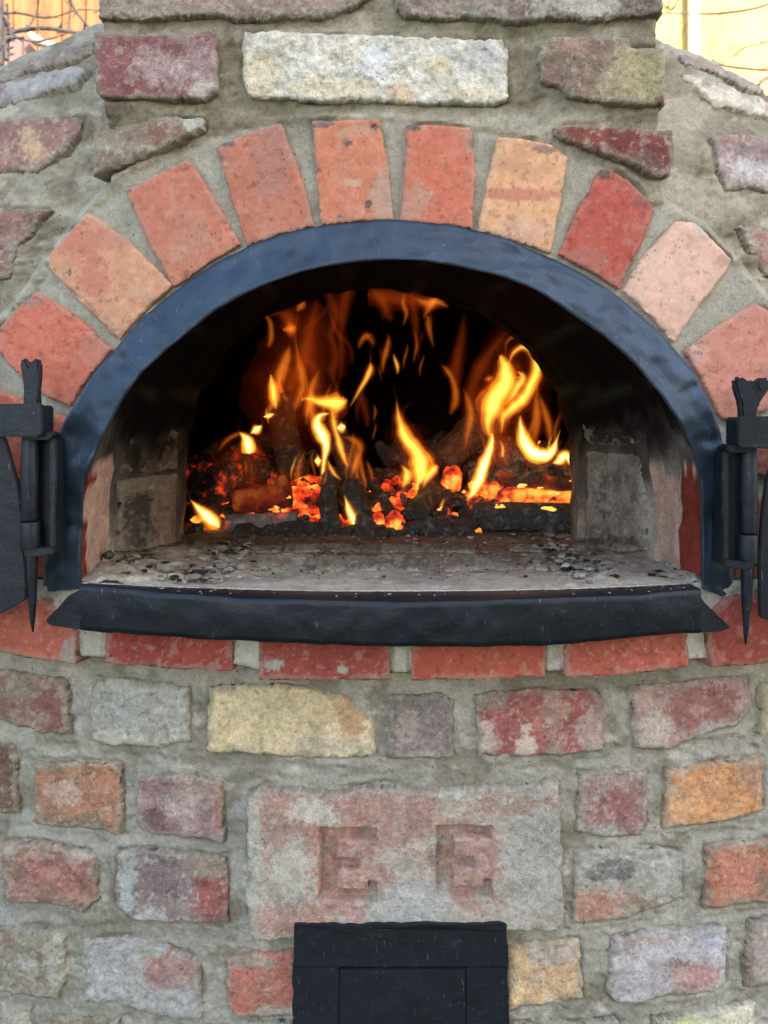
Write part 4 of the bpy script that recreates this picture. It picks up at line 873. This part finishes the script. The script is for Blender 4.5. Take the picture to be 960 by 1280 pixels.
# split, jagged splinters of half burnt wood between the logs
def splinters(name, regs, mat, label):
    Vs, Fs, off = [], [], 0
    for (u0, u1, v0, v1, y0, y1, n, ln) in regs:
        for k in range(n):
            t = random.random(); u = random.uniform(u0, u1); v = v1 + (v0 - v1) * t; y = y0 + (y1 - y0) * t
            p = ray(u, v, y - CAM[1]); a = random.uniform(0, 6.28); e = random.uniform(-.5, 1.0)
            ax = np.array([math.cos(a) * math.cos(e), .5 * math.sin(a) * math.cos(e), math.sin(e)]); s1 = np.cross(ax, [0, 1, .2]); s1 /= np.linalg.norm(s1); s2 = np.cross(ax, s1)
            L_ = random.uniform(.4, 1) * ln; r_ = L_ * random.uniform(.10, .22)
            ring = [(random.uniform(.7, 1.3), random.uniform(.5, 1.0)) for _ in range(5)]
            rows = []
            for q_, tt_ in enumerate((-.5, -.42, -.1, .25, .45, .52)):
                rr = r_ * (.35, 1, 1.1, .9, .7, .2)[q_]
                rows.append([p + ax * L_ * tt_ + s1 * (rr * ring[i][0] * math.cos(i * 1.2566) * random.uniform(.8, 1.2)) + s2 * (rr * ring[i][1] * math.sin(i * 1.2566) * random.uniform(.8, 1.2)) for i in range(5)])
            Vv = np.array(rows).transpose(1, 0, 2).reshape(-1, 3); Fq = grid_faces(5, 6, wrap=True).tolist(); Fq.append([i * 6 for i in range(5)]); Fq.append([i * 6 + 5 for i in range(5)][::-1])
            Vs.append(Vv); Fs += [[i + off for i in f] for f in Fq]; off += len(Vv)
    return mesh(name, np.concatenate(Vs), Fs, mat, None, smooth=False, kind='stuff', label=label, category='charred wood')
splinters('wood_splinters', [(240, 400, 560, 650, .46, .62, 46, .07), (400, 480, 590, 660, .44, .58, 24, .07), (480, 600, 560, 650, .46, .66, 40, .08), (600, 722, 560, 600, .5, .62, 26, .09), (480, 610, 640, 668, .39, .42, 16, .05), (300, 420, 648, 668, .39, .43, 14, .04)], M_char, 'black jagged splinters of charred wood packed between the logs')
splinters('wood_splinters', [(250, 400, 590, 660, .44, .54, 24, .05), (500, 720, 596, 650, .42, .54, 34, .05), (620, 722, 575, 600, .46, .52, 14, .07)], M_charhot, 'charred splinters with glowing red cracks among the embers')

# flames: closed bodies of glowing gas; colour comes from how deep one looks through them
def flame_mat(name, col, s):
    m = bpy.data.materials.new(name); m.use_nodes = True; n = m.node_tree.nodes; l = m.node_tree.links
    n.remove(n['Principled BSDF']); e = n.new('ShaderNodeEmission'); e.inputs[0].default_value = (*col, 1); e.inputs[1].default_value = s * EM
    l.new(e.outputs[0], n['Material Output'].inputs['Volume']); return m
# per level: four nested shells, outermost first
FLV = [[((1, .09, .008), 2.0), ((1, .13, .012), 3), ((1, .16, .02), 5), ((1, .2, .02), 4)],
       [((1, .10, .008), 2.5), ((1, .19, .015), 15), ((1, .25, .02), 24), ((1, .32, .03), 30)],
       [((1, .11, .008), 3.5), ((1, .28, .02), 40), ((1, .42, .04), 95), ((1, .54, .08), 190)],
       [((1, .12, .01), 5), ((1, .38, .03), 85), ((1, .54, .10), 190), ((1, .66, .26), 420)],
       [((1, .10, .01), .30), ((1, .12, .012), .35), ((1, .12, .012), .6), ((1, .1, .01), .6)]]
FM = [[flame_mat('flame_gas', c_, s_) for c_, s_ in lv] for lv in FLV]
SHELL = (1.65, 1.08, .72, .42)
fire = empty('fire', (0, .45, ZF), label='orange and yellow flames rising from the burning logs inside the oven mouth', category='fire')
def crom(P, m):
    P = np.asarray(P, float); n = len(P); Q = np.vstack([2 * P[0] - P[1], P, 2 * P[-1] - P[-2]]); out = []
    for i in range(n - 1):
        a, b, c, d = Q[i:i + 4]
        for t in np.arange(m) / m:
            out.append(.5 * (2 * b + (c - a) * t + (2 * a - 5 * b + 4 * c - d) * t * t + (-a + 3 * b - 3 * c + d) * t ** 3))
    out.append(P[-1]); return np.array(out)
_f = [0]
def flame(zoom, pts, lev, y=.47, thick=.5, core=True):
    """pts = (u, v, half width) on the enlarged view `zoom`"""
    _f[0] += 1; sd_ = _f[0] * 3.7
    ou, ov, sc = {'A': (210, 340, 3.4286), 'B': (460, 340, 3.4286)}[zoom]
    P = crom([(ou + a / sc, ov + b / sc, w_ / sc * (1.12 if lev else 1)) for a, b, w_ in pts], 9)
    n = len(P); tg = np.gradient(P[:, :2], axis=0); tg /= np.linalg.norm(tg, axis=1, keepdims=True) + 1e-9
    nr = np.stack([-tg[:, 1], tg[:, 0]], 1); d = y - CAM[1]
    wv = fbm(np.stack([P[:, 0] * .05, P[:, 1] * .05, np.full(n, sd_)], 1), 3)
    yy = d + .022 * fbm(np.stack([P[:, 0] * .02, P[:, 1] * .02, np.full(n, sd_ + 9)], 1), 2)
    fo = None
    for shell, fw in enumerate(SHELL):
        if shell and lev == 0 and shell == 3: continue
        ws = np.maximum(P[:, 2] * (1 + .25 * wv) * fw, .12)
        ws = ws * np.sin(np.linspace(.03, math.pi - .03, n)) ** (.0 + .22 * shell) + .05
        ang = np.linspace(0, 2 * math.pi, 14, endpoint=False); rows = []
        shift = .22 * shell / 3 * fbm(np.stack([P[:, 0] * .06, P[:, 1] * .06, np.full(n, sd_ + 40)], 1), 2) * P[:, 2]
        for a in ang:
            ca, sa = math.cos(a), math.sin(a)
            wob = 1 + .16 * fbm(np.stack([P[:, 0] * .12 + ca, P[:, 1] * .12 + sa, np.full(n, sd_ + shell)], 1), 3)
            uv = P[:, :2] + nr * (ws * ca * wob + shift)[:, None]
            rows.append(np.stack([(uv[:, 0] - U0) / F * yy, CAM[1] + yy + ws / F * yy * thick * 1.3 * sa, CAM[2] + (V0 - uv[:, 1]) / F * yy], 1))
        L_ = np.stack(rows, 0); nv = n
        Fc = grid_faces(14, nv, wrap=True).tolist(); Fc.append([i * nv for i in range(14)]); Fc.append([i * nv + nv - 1 for i in range(14)][::-1])
        if shell == 0: o = mesh('flame', L_, Fc, FM[lev][0], fire); fo = o
        else: o = mesh('flame_core', L_, Fc, FM[lev][shell], fo)
        fix_normals(o)
FL = [
 ('A', [(222, 1095, 14), (200, 1075, 26), (165, 1045, 26), (128, 1008, 16), (95, 975, 3)], 3, .40),
 ('A', [(100, 990, 5), (70, 992, 5), (45, 992, 3)], 1, .41), ('A', [(215, 1110, 30), (170, 1108, 20), (130, 1100, 6)], 1, .41),
 ('A', [(348, 778, 34), (345, 745, 28), (332, 712, 18), (308, 688, 6)], 3, .46),
 ('A', [(355, 690, 6), (380, 677, 18), (404, 658, 5)], 3, .47), ('A', [(412, 620, 8), (432, 615, 15), (455, 608, 7)], 3, .47),
 ('A', [(420, 610, 8), (438, 580, 12), (452, 555, 10)], 1, .50),
 ('A', [(462, 588, 10), (456, 550, 20), (450, 500, 18), (442, 450, 8), (440, 438, 3)], 2, .50),
 ('A', [(466, 560, 14), (470, 490, 22), (488, 420, 26), (510, 360, 22), (520, 320, 8)], 1, .54),
 ('A', [(538, 600, 5), (552, 560, 18), (574, 505, 20), (572, 440, 17), (560, 380, 12), (548, 310, 7), (545, 250, 4)], 1, .52),
 ('A', [(515, 560, 8), (500, 535, 10), (488, 512, 4)], 1, .5),
 ('A', [(500, 250, 14), (525, 245, 28), (552, 240, 14)], 1, .56),
 ('A', [(578, 545, 8), (625, 548, 20), (690, 556, 30), (735, 560, 34), (768, 548, 10)], 2, .46),
 ('A', [(628, 810, 8), (642, 810, 22), (656, 808, 10)], 3, .44),
 ('A', [(662, 905, 5), (664, 860, 13), (670, 805, 11), (676, 745, 20), (660, 695, 27), (640, 650, 22), (655, 618, 16), (694, 606, 5)], 3, .45),
 ('A', [(700, 580, 8), (712, 640, 16), (722, 690, 15), (738, 750, 15), (755, 800, 14), (772, 842, 5)], 2, .46),
 ('A', [(722, 668, 10), (742, 668, 20), (762, 664, 12)], 3, .455),
 ('A', [(782, 884, 4), (798, 830, 16), (816, 778, 16), (818, 742, 18), (785, 716, 16), (750, 706, 5)], 1, .47),
 ('A', [(745, 892, 4), (715, 868, 10), (695, 832, 8), (680, 798, 3)], 2, .45), ('A', [(722, 935, 3), (716, 895, 10), (696, 850, 10), (684, 815, 4)], 1, .46),
 ('A', [(818, 1132, 7), (798, 1076, 16), (775, 1015, 15), (755, 955, 4)], 3, .40), ('A', [(800, 1055, 6), (805, 1030, 6), (799, 1012, 2)], 1, .41),
 ('A', [(780, 578, 3), (818, 512, 8), (848, 462, 11), (868, 420, 15), (868, 390, 9)], 2, .52),
 ('A', [(815, 328, 5), (830, 290, 13), (855, 272, 16), (882, 310, 6)], 1, .58),
 ('A', [(735, 520, 4), (705, 440, 14), (718, 370, 16), (705, 300, 14), (655, 238, 4)], 0, .56),
 ('A', [(650, 540, 5), (638, 460, 20), (620, 400, 18), (590, 375, 8)], 0, .58), ('A', [(720, 520, 4), (742, 420, 10), (742, 300, 14), (705, 210, 10), (690, 110, 5)], 0, .6),
 ('A', [(430, 322, 12), (442, 285, 12), (438, 215, 10), (412, 184, 6)], 1, .60), ('A', [(420, 190, 8), (470, 175, 14), (520, 200, 30), (540, 260, 16)], 0, .6),
 ('A', [(555, 272, 4), (610, 225, 9), (665, 180, 9), (692, 130, 4)], 0, .60), ('A', [(552, 168, 10), (570, 145, 14), (584, 122, 6)], 1, .60),
 ('A', [(770, 70, 26), (755, 130, 24), (745, 220, 16), (740, 300, 6)], 0, .62), ('A', [(690, 90, 16), (720, 180, 20), (700, 260, 14), (720, 330, 5)], 0, .64), ('A', [(790, 400, 4), (780, 320, 8), (720, 250, 8), (700, 180, 4)], 0, .62),
 ('A', [(520, 560, 10), (530, 480, 26), (580, 380, 30), (610, 250, 26), (640, 120, 10)], 0, .66), ('A', [(590, 620, 14), (600, 560, 12), (610, 500, 5)], 1, .5),
 ('A', [(215, 770, 4), (250, 722, 9), (300, 695, 9), (340, 690, 4)], 1, .50), ('A', [(290, 790, 8), (340, 800, 12), (360, 850, 10), (365, 900, 4)], 0, .44),
 ('B', [(207, 965, 8), (210, 915, 16), (225, 865, 40), (222, 815, 46), (195, 755, 38), (158, 695, 30), (132, 625, 17), (122, 552, 3)], 2, .47),
 ('B', [(148, 922, 12), (168, 880, 24), (160, 850, 16), (142, 826, 4)], 2, .465), ('B', [(235, 930, 6), (262, 870, 22), (285, 840, 20), (302, 828, 5)], 2, .47),
 ('B', [(150, 650, 8), (148, 600, 8), (168, 574, 5), (192, 566, 2)], 0, .5),
 ('B', [(422, 980, 10), (455, 930, 24), (482, 870, 25), (505, 800, 22), (525, 740, 20), (528, 690, 16)], 3, .43),
 ('B', [(522, 700, 22), (512, 650, 26), (530, 590, 42), (560, 530, 48), (590, 480, 44), (590, 420, 36), (572, 370, 22), (560, 360, 6)], 2, .46),
 ('B', [(572, 690, 12), (578, 630, 26), (615, 585, 28), (668, 540, 28), (706, 475, 24), (722, 405, 20), (706, 345, 18), (664, 322, 16), (622, 350, 14), (600, 400, 8)], 2, .47),
 ('B', [(600, 560, 10), (640, 500, 22), (662, 450, 18), (640, 425, 8)], 2, .465), ('B', [(500, 640, 8), (500, 560, 30), (540, 500, 30), (570, 440, 18)], 1, .48),
 ('B', [(590, 352, 5), (592, 305, 8), (620, 278, 10), (655, 290, 10), (664, 315, 4)], 1, .5),
 ('B', [(652, 615, 6), (655, 670, 18), (672, 730, 28), (705, 778, 32), (755, 785, 32), (790, 762, 22), (808, 720, 8), (824, 676, 2)], 3, .46),
 ('B', [(705, 745, 12), (716, 690, 16), (722, 620, 18), (722, 550, 14), (728, 480, 4)], 1, .48), ('B', [(738, 690, 6), (735, 600, 16), (715, 520, 10)], 0, .5),
 ('B', [(790, 820, 6), (820, 808, 20), (848, 785, 18), (868, 820, 10), (874, 834, 4)], 3, .445),
 ('B', [(352, 612, 6), (370, 570, 14), (376, 520, 13), (362, 460, 12), (340, 420, 13), (316, 402, 6)], 1, .54), ('B', [(388, 585, 5), (378, 500, 18), (378, 400, 22), (400, 290, 18), (412, 180, 5)], 0, .6),
 ('B', [(200, 110, 8), (250, 135, 18), (300, 130, 20), (345, 150, 6)], 1, .6), ('B', [(240, 200, 5), (255, 165, 12), (280, 130, 12), (300, 100, 5)], 1, .6), ('B', [(150, 230, 4), (165, 180, 9), (150, 130, 10), (160, 90, 4)], 1, .61), ('B', [(60, 210, 4), (75, 160, 8), (60, 120, 9), (80, 80, 4)], 0, .61), ('B', [(258, 190, 12), (262, 250, 10), (280, 325, 3)], 1, .6),
 ('B', [(20, 60, 20), (60, 130, 24), (92, 190, 16), (102, 215, 5)], 0, .6), ('B', [(200, 320, 5), (205, 240, 14), (195, 150, 16), (180, 90, 8)], 0, .6),
 ('B', [(0, 100, 25), (80, 105, 34), (180, 120, 34), (280, 118, 22)], 0, .62), ('B', [(-10, 270, 8), (15, 290, 16), (25, 325, 5)], 0, .58),
 ('B', [(495, 462, 6), (520, 458, 14), (545, 450, 7)], 1, .55), ('B', [(470, 560, 6), (440, 520, 20), (500, 380, 24), (590, 260, 10)], 0, .62),
 ('B', [(400, 945, 4), (412, 942, 9), (422, 945, 4)], 3, .43), ('B', [(580, 880, 10), (575, 800, 40), (560, 700, 36), (550, 640, 10)], 0, .50),
]
for (u0, u1, v0, y, n_t, hmin, hmax) in ((232, 330, 608, .56, 12, 50, 150), (330, 470, 620, .48, 26, 60, 240), (480, 600, 640, .48, 18, 40, 170), (600, 722, 600, .48, 22, 50, 190), (560, 700, 575, .54, 16, 90, 300), (330, 470, 540, .60, 18, 100, 330), (470, 560, 470, .64, 8, 100, 260)):
    for k in range(n_t):     # small tongues all along the glowing wood
        u = random.uniform(u0, u1); hh = random.uniform(hmin, hmax) * random.random() ** .5; v = v0 + random.uniform(-20, 12)
        a = (u - 210) * 3.4286; b = (v - 340) * 3.4286; w_ = random.uniform(.05, .11) * hh; ph = random.uniform(0, 6)
        pts_ = [(a + math.sin(ph + t * 3.2) * hh * .13 * (t + .2), b - hh * t, w_ * (.35 + 1.5 * t) * (1 - t) ** .7 + 1.5) for t in (0, .2, .4, .6, .8, 1)]
        FL.append(('A', pts_, random.choice((0, 0, 1, 1, 1, 2 if hh < 130 else 0)), y + random.uniform(-.03, .05)))
rs = random.Random(5)
for f_ in list(FL[:62]):     # thin strands peeling off the main flames
    if f_[2] >= 1 and max(p[2] for p in f_[1]) > 11:
        for q_ in range(3 if f_[2] > 1 else 1):
            sg = rs.choice((-1, 1)); o_ = rs.uniform(.6, 1.3); pp = f_[1]; m_ = len(pp)
            P_ = [(p[0] + sg * o_ * p[2] * math.sin(1.2 + 2.2 * i / m_) + rs.uniform(-3, 3), p[1] + rs.uniform(-6, 2), max(1.5, p[2] * rs.uniform(.16, .34))) for i, p in enumerate(pp)]
            e = P_[-1] if P_[-1][1] < P_[0][1] else P_[0]; P_ = P_ if P_[-1][1] < P_[0][1] else P_[::-1]
            P_.append((e[0] + rs.uniform(-22, 22), e[1] - rs.uniform(25, 80), 1.5))
            FL.append((f_[0], P_, 1, f_[3] + rs.uniform(-.02, .03)))
for z_, p_ in (('A', [(480, 760, 60), (520, 560, 110), (580, 360, 110), (640, 140, 60)]), ('B', [(520, 860, 60), (580, 620, 100), (600, 420, 90), (560, 240, 30)]), ('A', [(150, 980, 50), (300, 880, 90), (440, 820, 60)]), ('B', [(200, 980, 60), (190, 840, 80), (160, 660, 40)])):
    FL.append((z_, p_, 4, .52))  # broad faint volumes added as a glowing haze around the fire
for f_ in FL: flame(f_[0], f_[1], f_[2], f_[3])

# ------------------------------------------------------------------ surroundings
def simple(name, col, rough=.8, scale=20, var=.3, stretch=None, bump=.3):
    m, n, l, b = mat_new(name); tc = n.new('ShaderNodeTexCoord').outputs['Object']
    if stretch:
        mp = n.new('ShaderNodeMapping'); mp.inputs['Scale'].default_value = stretch; l.new(tc, mp.inputs[0]); tc = mp.outputs[0]
    a = noise_node(n, l, scale, 6, .6, tc)
    r = ramp(n, l, a.outputs['Fac'], [(.3, [x * (1 - var) for x in col]), (.7, [min(1, x * (1 + var)) for x in col])])
    l.new(r.outputs[0], b.inputs['Base Color']); b.inputs['Roughness'].default_value = rough
    bp = n.new('ShaderNodeBump'); bp.inputs['Strength'].default_value = bump; bp.inputs['Distance'].default_value = .01
    l.new(a.outputs['Fac'], bp.inputs['Height']); l.new(bp.outputs[0], b.inputs['Normal']); return m
M_grass = simple('dry_lawn', (.10, .10, .05), .95, 8, .4)
V, Fg = [(-150, -150, 0), (150, -150, 0), (150, 150, 0), (-150, 150, 0)], [[0, 1, 2, 3]]
mesh('ground', V, Fg, M_grass, None, smooth=False, kind='structure')
# neighbouring shed of orange boards, left
M_board = simple('orange_boards', (.30, .12, .04), .7, 3, .5, (6, 6, .7))
M_yel = simple('pale_yellow_boards', (.46, .33, .10), .7, 2.2, .35, (1.6, 1, .8))
M_dark = simple('weathered_post', (.10, .085, .075), .85, 14, .4)
shed = empty('boarded_shed', (-2.2, 4.1, 0), label='orange boarded shed wall in the sun behind the left of the oven', category='shed')
def box(name, x0, x1, y0, y1, z0, z1, mat, parent=None, **kw):
    V, Fb = boxm(x0, x1, y0, y1, z0, z1); return mesh(name, V, Fb, mat, parent, smooth=False, **kw)
x = -3.6
while x < -1.0:
    wd = random.uniform(.12, .15); box('board', x, x + wd - .008, 4.0 + random.uniform(0, .012), 4.04, 2.0, 4.6, M_board, shed); x += wd
box('wall', -3.6, -1.0, 4.045, 7, 0, 4.55, M_dark, shed)
M_pink = simple('pink_roof_sheet', (.24, .14, .12), .7, 2, .15, (4, 1, 1))
rf = empty('lean_to_roof', (-1.9, 3.3, 0), label='pinkish boarded gable of a lean-to in front of the orange shed', category='roof')
for k, pl in enumerate([[(-60, 90), (-60, 44), (-6, 42), (-6, 90)], [(-5, 90), (-5, 42), (10, 41.5), (10, 90)], [(11, 90), (11, 41.5), (27, 41), (28, 43), (28, 90)], [(29, 90), (29, 44), (52, 72), (56, 90)]]):
    slab('board', pl, 4.15, .04, M_pink, rf, 'pl', bev=.004)
box('wall', -3.2, -1.60, 3.34, 3.38, 0, 2.8, M_pink, rf)

# pale yellow wall, right
yw = empty('yellow_building', (2.6, 4.8, 0), label='pale yellow boarded building in full sun behind the right of the oven', category='building')
x = .9
while x < 5.0:
    box('board', x, x + .798, 4.6 + random.uniform(0, .004), 4.66, 1.2, 5.2, M_yel, yw); x += .8
box('wall', .9, 5.0, 4.665, 8, 0, 5.2, M_yel, yw)
M_cream = simple('cream_paint', (.78, .70, .50), .6, 3, .05)
box('corner_post', 1.80, 1.86, 4.55, 4.598, 0, 5.2, M_cream, yw)
# tubes for trees
def tube(pts, rad, n=7):
    P = crom(pts, 6) if len(pts) > 2 else np.array(pts, float); m = len(P); rr = np.interp(np.linspace(0, 1, m), np.linspace(0, 1, len(rad)), rad)
    tg = np.gradient(P, axis=0); tg /= np.linalg.norm(tg, axis=1, keepdims=True) + 1e-9
    s1 = np.cross(tg, [.2, 1, .1]); s1 /= np.linalg.norm(s1, axis=1, keepdims=True) + 1e-9; s2 = np.cross(tg, s1)
    ang = np.linspace(0, 2 * math.pi, n, endpoint=False); kn = 1 + .25 * fbm(P * 25, 3)
    L_ = np.stack([P + (rr * kn)[:, None] * (math.cos(a) * s1 + math.sin(a) * s2) for a in ang], 0)
    return L_.reshape(-1, 3), grid_faces(n, m, wrap=True)
M_twig = simple('bark', (.075, .065, .06), .8, 60, .4); M_twig2 = simple('warm_bark', (.16, .10, .07), .8, 60, .4)
def branch(parent, px, y, rad, mat, spurs=8, sl=(6, 16), name='branch'):
    """px = [(u, v)], y distance plane, rad in pixels; short spurs grow along it"""
    d = y - CAM[1]; P = np.array([ray(a, b, d + .03 * math.sin(i * 1.7)) for i, (a, b) in enumerate(px)])
    Vs, Fs = tube(P, [r / F * d for r in rad]); Vs = [Vs]; Fs = [Fs]; off = len(Vs[0])
    Q = crom(P, 8)
    for k in range(spurs):
        p = Q[int((k + random.random()) / spurs * (len(Q) - 2))]; a = random.choice((-1, 1)) * random.uniform(.7, 1.9) + (math.pi if random.random() < .3 else 0)
        Ls = random.uniform(*sl) / F * d; dr = np.array([math.sin(a) * .6, random.uniform(-.5, .5), math.cos(a)])
        v2, f2 = tube([p, p + dr * Ls * .5 + [Ls * .08, 0, 0], p + dr * Ls], [rad[-1] / F * d * .8, rad[-1] / F * d * .75, rad[-1] / F * d * .25], 5)
        Vs.append(v2); Fs.append(f2 + off); off += len(v2)
    return mesh(name, np.concatenate(Vs), np.concatenate(Fs), mat, parent)
t1 = empty('thorny_tree', tuple(ray(2, 60, 3.3)[:2]) + (0,), label='bare thorny tree with a grey branch crossing above the left shoulder of the oven', category='tree')
V, Ft = tube([(-1.42, 2.43, 0), (-1.40, 2.43, 1.6), (-1.39, 2.43, 3.2)], [.06, .04, .028], 9); mesh('trunk', V, Ft, M_twig, t1)
branch(t1, [(-10, 47), (20, 39), (55, 35), (90, 40), (122, 42), (160, 40)], 2.43, [2.8, 3.0, 2.4, 2.2], M_twig, 15, (8, 16))
branch(t1, [(84, -6), (95, 14), (108, 30), (126, 48)], 2.40, [2.0, 1.8, 1.6, 1.4], M_twig, 6, (10, 22))
branch(t1, [(86, 40), (87, 20), (90, -6)], 2.44, [1.4, 1.0, .8], M_twig, 3)
branch(t1, [(0, 10), (5, 40), (8, 75)], 2.42, [3.5, 3.0, 2], M_twig, 12, (10, 26)); branch(t1, [(-4, 70), (8, 50), (30, 47)], 2.3, [2, 1.6, 1.2], M_twig, 6)
branch(t1, [(-10, 20), (20, 16), (60, 22), (100, 12), (130, 14)], 2.5, [2.0, 1.6, 1.3, 1.0, .8], M_twig, 9, (8, 18))
branch(t1, [(30, 40), (44, 20), (50, -6)], 2.45, [1.6, 1.2, .9], M_twig, 5, (8, 16))
branch(t1, [(12, 42), (40, 52), (64, 48), (84, 41)], 2.4, [1.6, 1.3, 1.1, .8], M_twig, 5, (5, 10))
branch(t1, [(9, 5), (11, 40), (10, 80)], 2.5, [1.6, 1.3, 1], M_twig, 9, (10, 22))
t2 = empty('fruit_tree', tuple(ray(1100, 60, 3.0)[:2]) + (0,), label='bare brown fruit tree reaching over the right shoulder of the oven', category='tree')
V, Ft = tube([(1.62, 2.13, 0), (1.60, 2.13, 1.5), (1.64, 2.13, 3.0)], [.07, .05, .03], 9); mesh('trunk', V, Ft, M_twig2, t2)
branch(t2, [(1100, -60), (1000, -15), (960, 5), (930, 13), (895, 17), (860, 17), (826, 16)], 2.13, [4, 3, 1.9, 1.6, 1.3, 1.1, .9], M_twig2, 14, (5, 12))
branch(t2, [(1100, 60), (1010, 85), (960, 87), (935, 86), (905, 82), (890, 74)], 2.13, [4, 2.6, 1.7, 1.5, 1.2, .9], M_twig2, 9, (8, 16))
branch(t2, [(1100, 30), (1010, 80), (960, 97), (948, 106)], 2.05, [5, 3.6, 2.4, 1.8], M_twig2, 3, (6, 12))
branch(t2, [(1100, 10), (1000, 40), (960, 52), (930, 60), (915, 72)], 2.3, [3, 1.6, 1.1, .9, .7], M_twig2, 8, (8, 18))
branch(t2, [(826, 2), (838, 12), (846, 4), (852, -8)], 2.25, [1.2, 1.1, .9, .8], M_twig2, 6, (8, 16))
branch(t2, [(857, 30), (853, 44), (848, 52), (840, 56)], 2.25, [.5, .6, .6, .5], M_twig2, 3, (4, 7))
branch(t2, [(883, 78), (890, 65), (894, 46)], 2.13, [.6, .5, .4], M_twig2, 1, (3, 5)); branch(t2, [(903, 80), (912, 62), (922, 56)], 2.13, [.7, .6, .5], M_twig2, 4, (5, 9))
branch(t2, [(835, 10), (838, -4), (842, -20)], 2.13, [1.2, 1, 1], M_twig2, 3, (5, 10))
gt = tube([ray(37, 43, 4.1), ray(45, 50, 4.1), ray(58, 55, 4.1), ray(70, 57, 4.1)], [.016, .022, .022, .014], 10)
mesh('gutter_pipe', gt[0], gt[1], simple('white_pipe', (.34, .32, .29), .4, 5, .05), None, label='short white bent pipe on the lean-to roof at upper left', category='pipe')
# the house added unseen behind the camera to keep the oven in shade
M_plaster = simple('cream_plaster', (.62, .56, .46), .9, 12, .08)
hs = empty('occluder', (3.4, -4.6, 0), label='cream plastered house added unseen behind the viewer to shade the oven', category='occluder')
box('wall', .2, 6.8, -9, -4.2, 0, 5.4, M_plaster, hs)
mesh('roof', [(0, -9.3, 5.4), (7, -9.3, 5.4), (7, -3.9, 5.4), (0, -3.9, 5.4), (0, -6.6, 7.4), (7, -6.6, 7.4)], [[0, 1, 5, 4], [2, 3, 4, 5], [3, 0, 4], [1, 2, 5], [0, 3, 2, 1]], simple('brown_tiles', (.22, .10, .07), .8, 10, .2), hs, smooth=False)
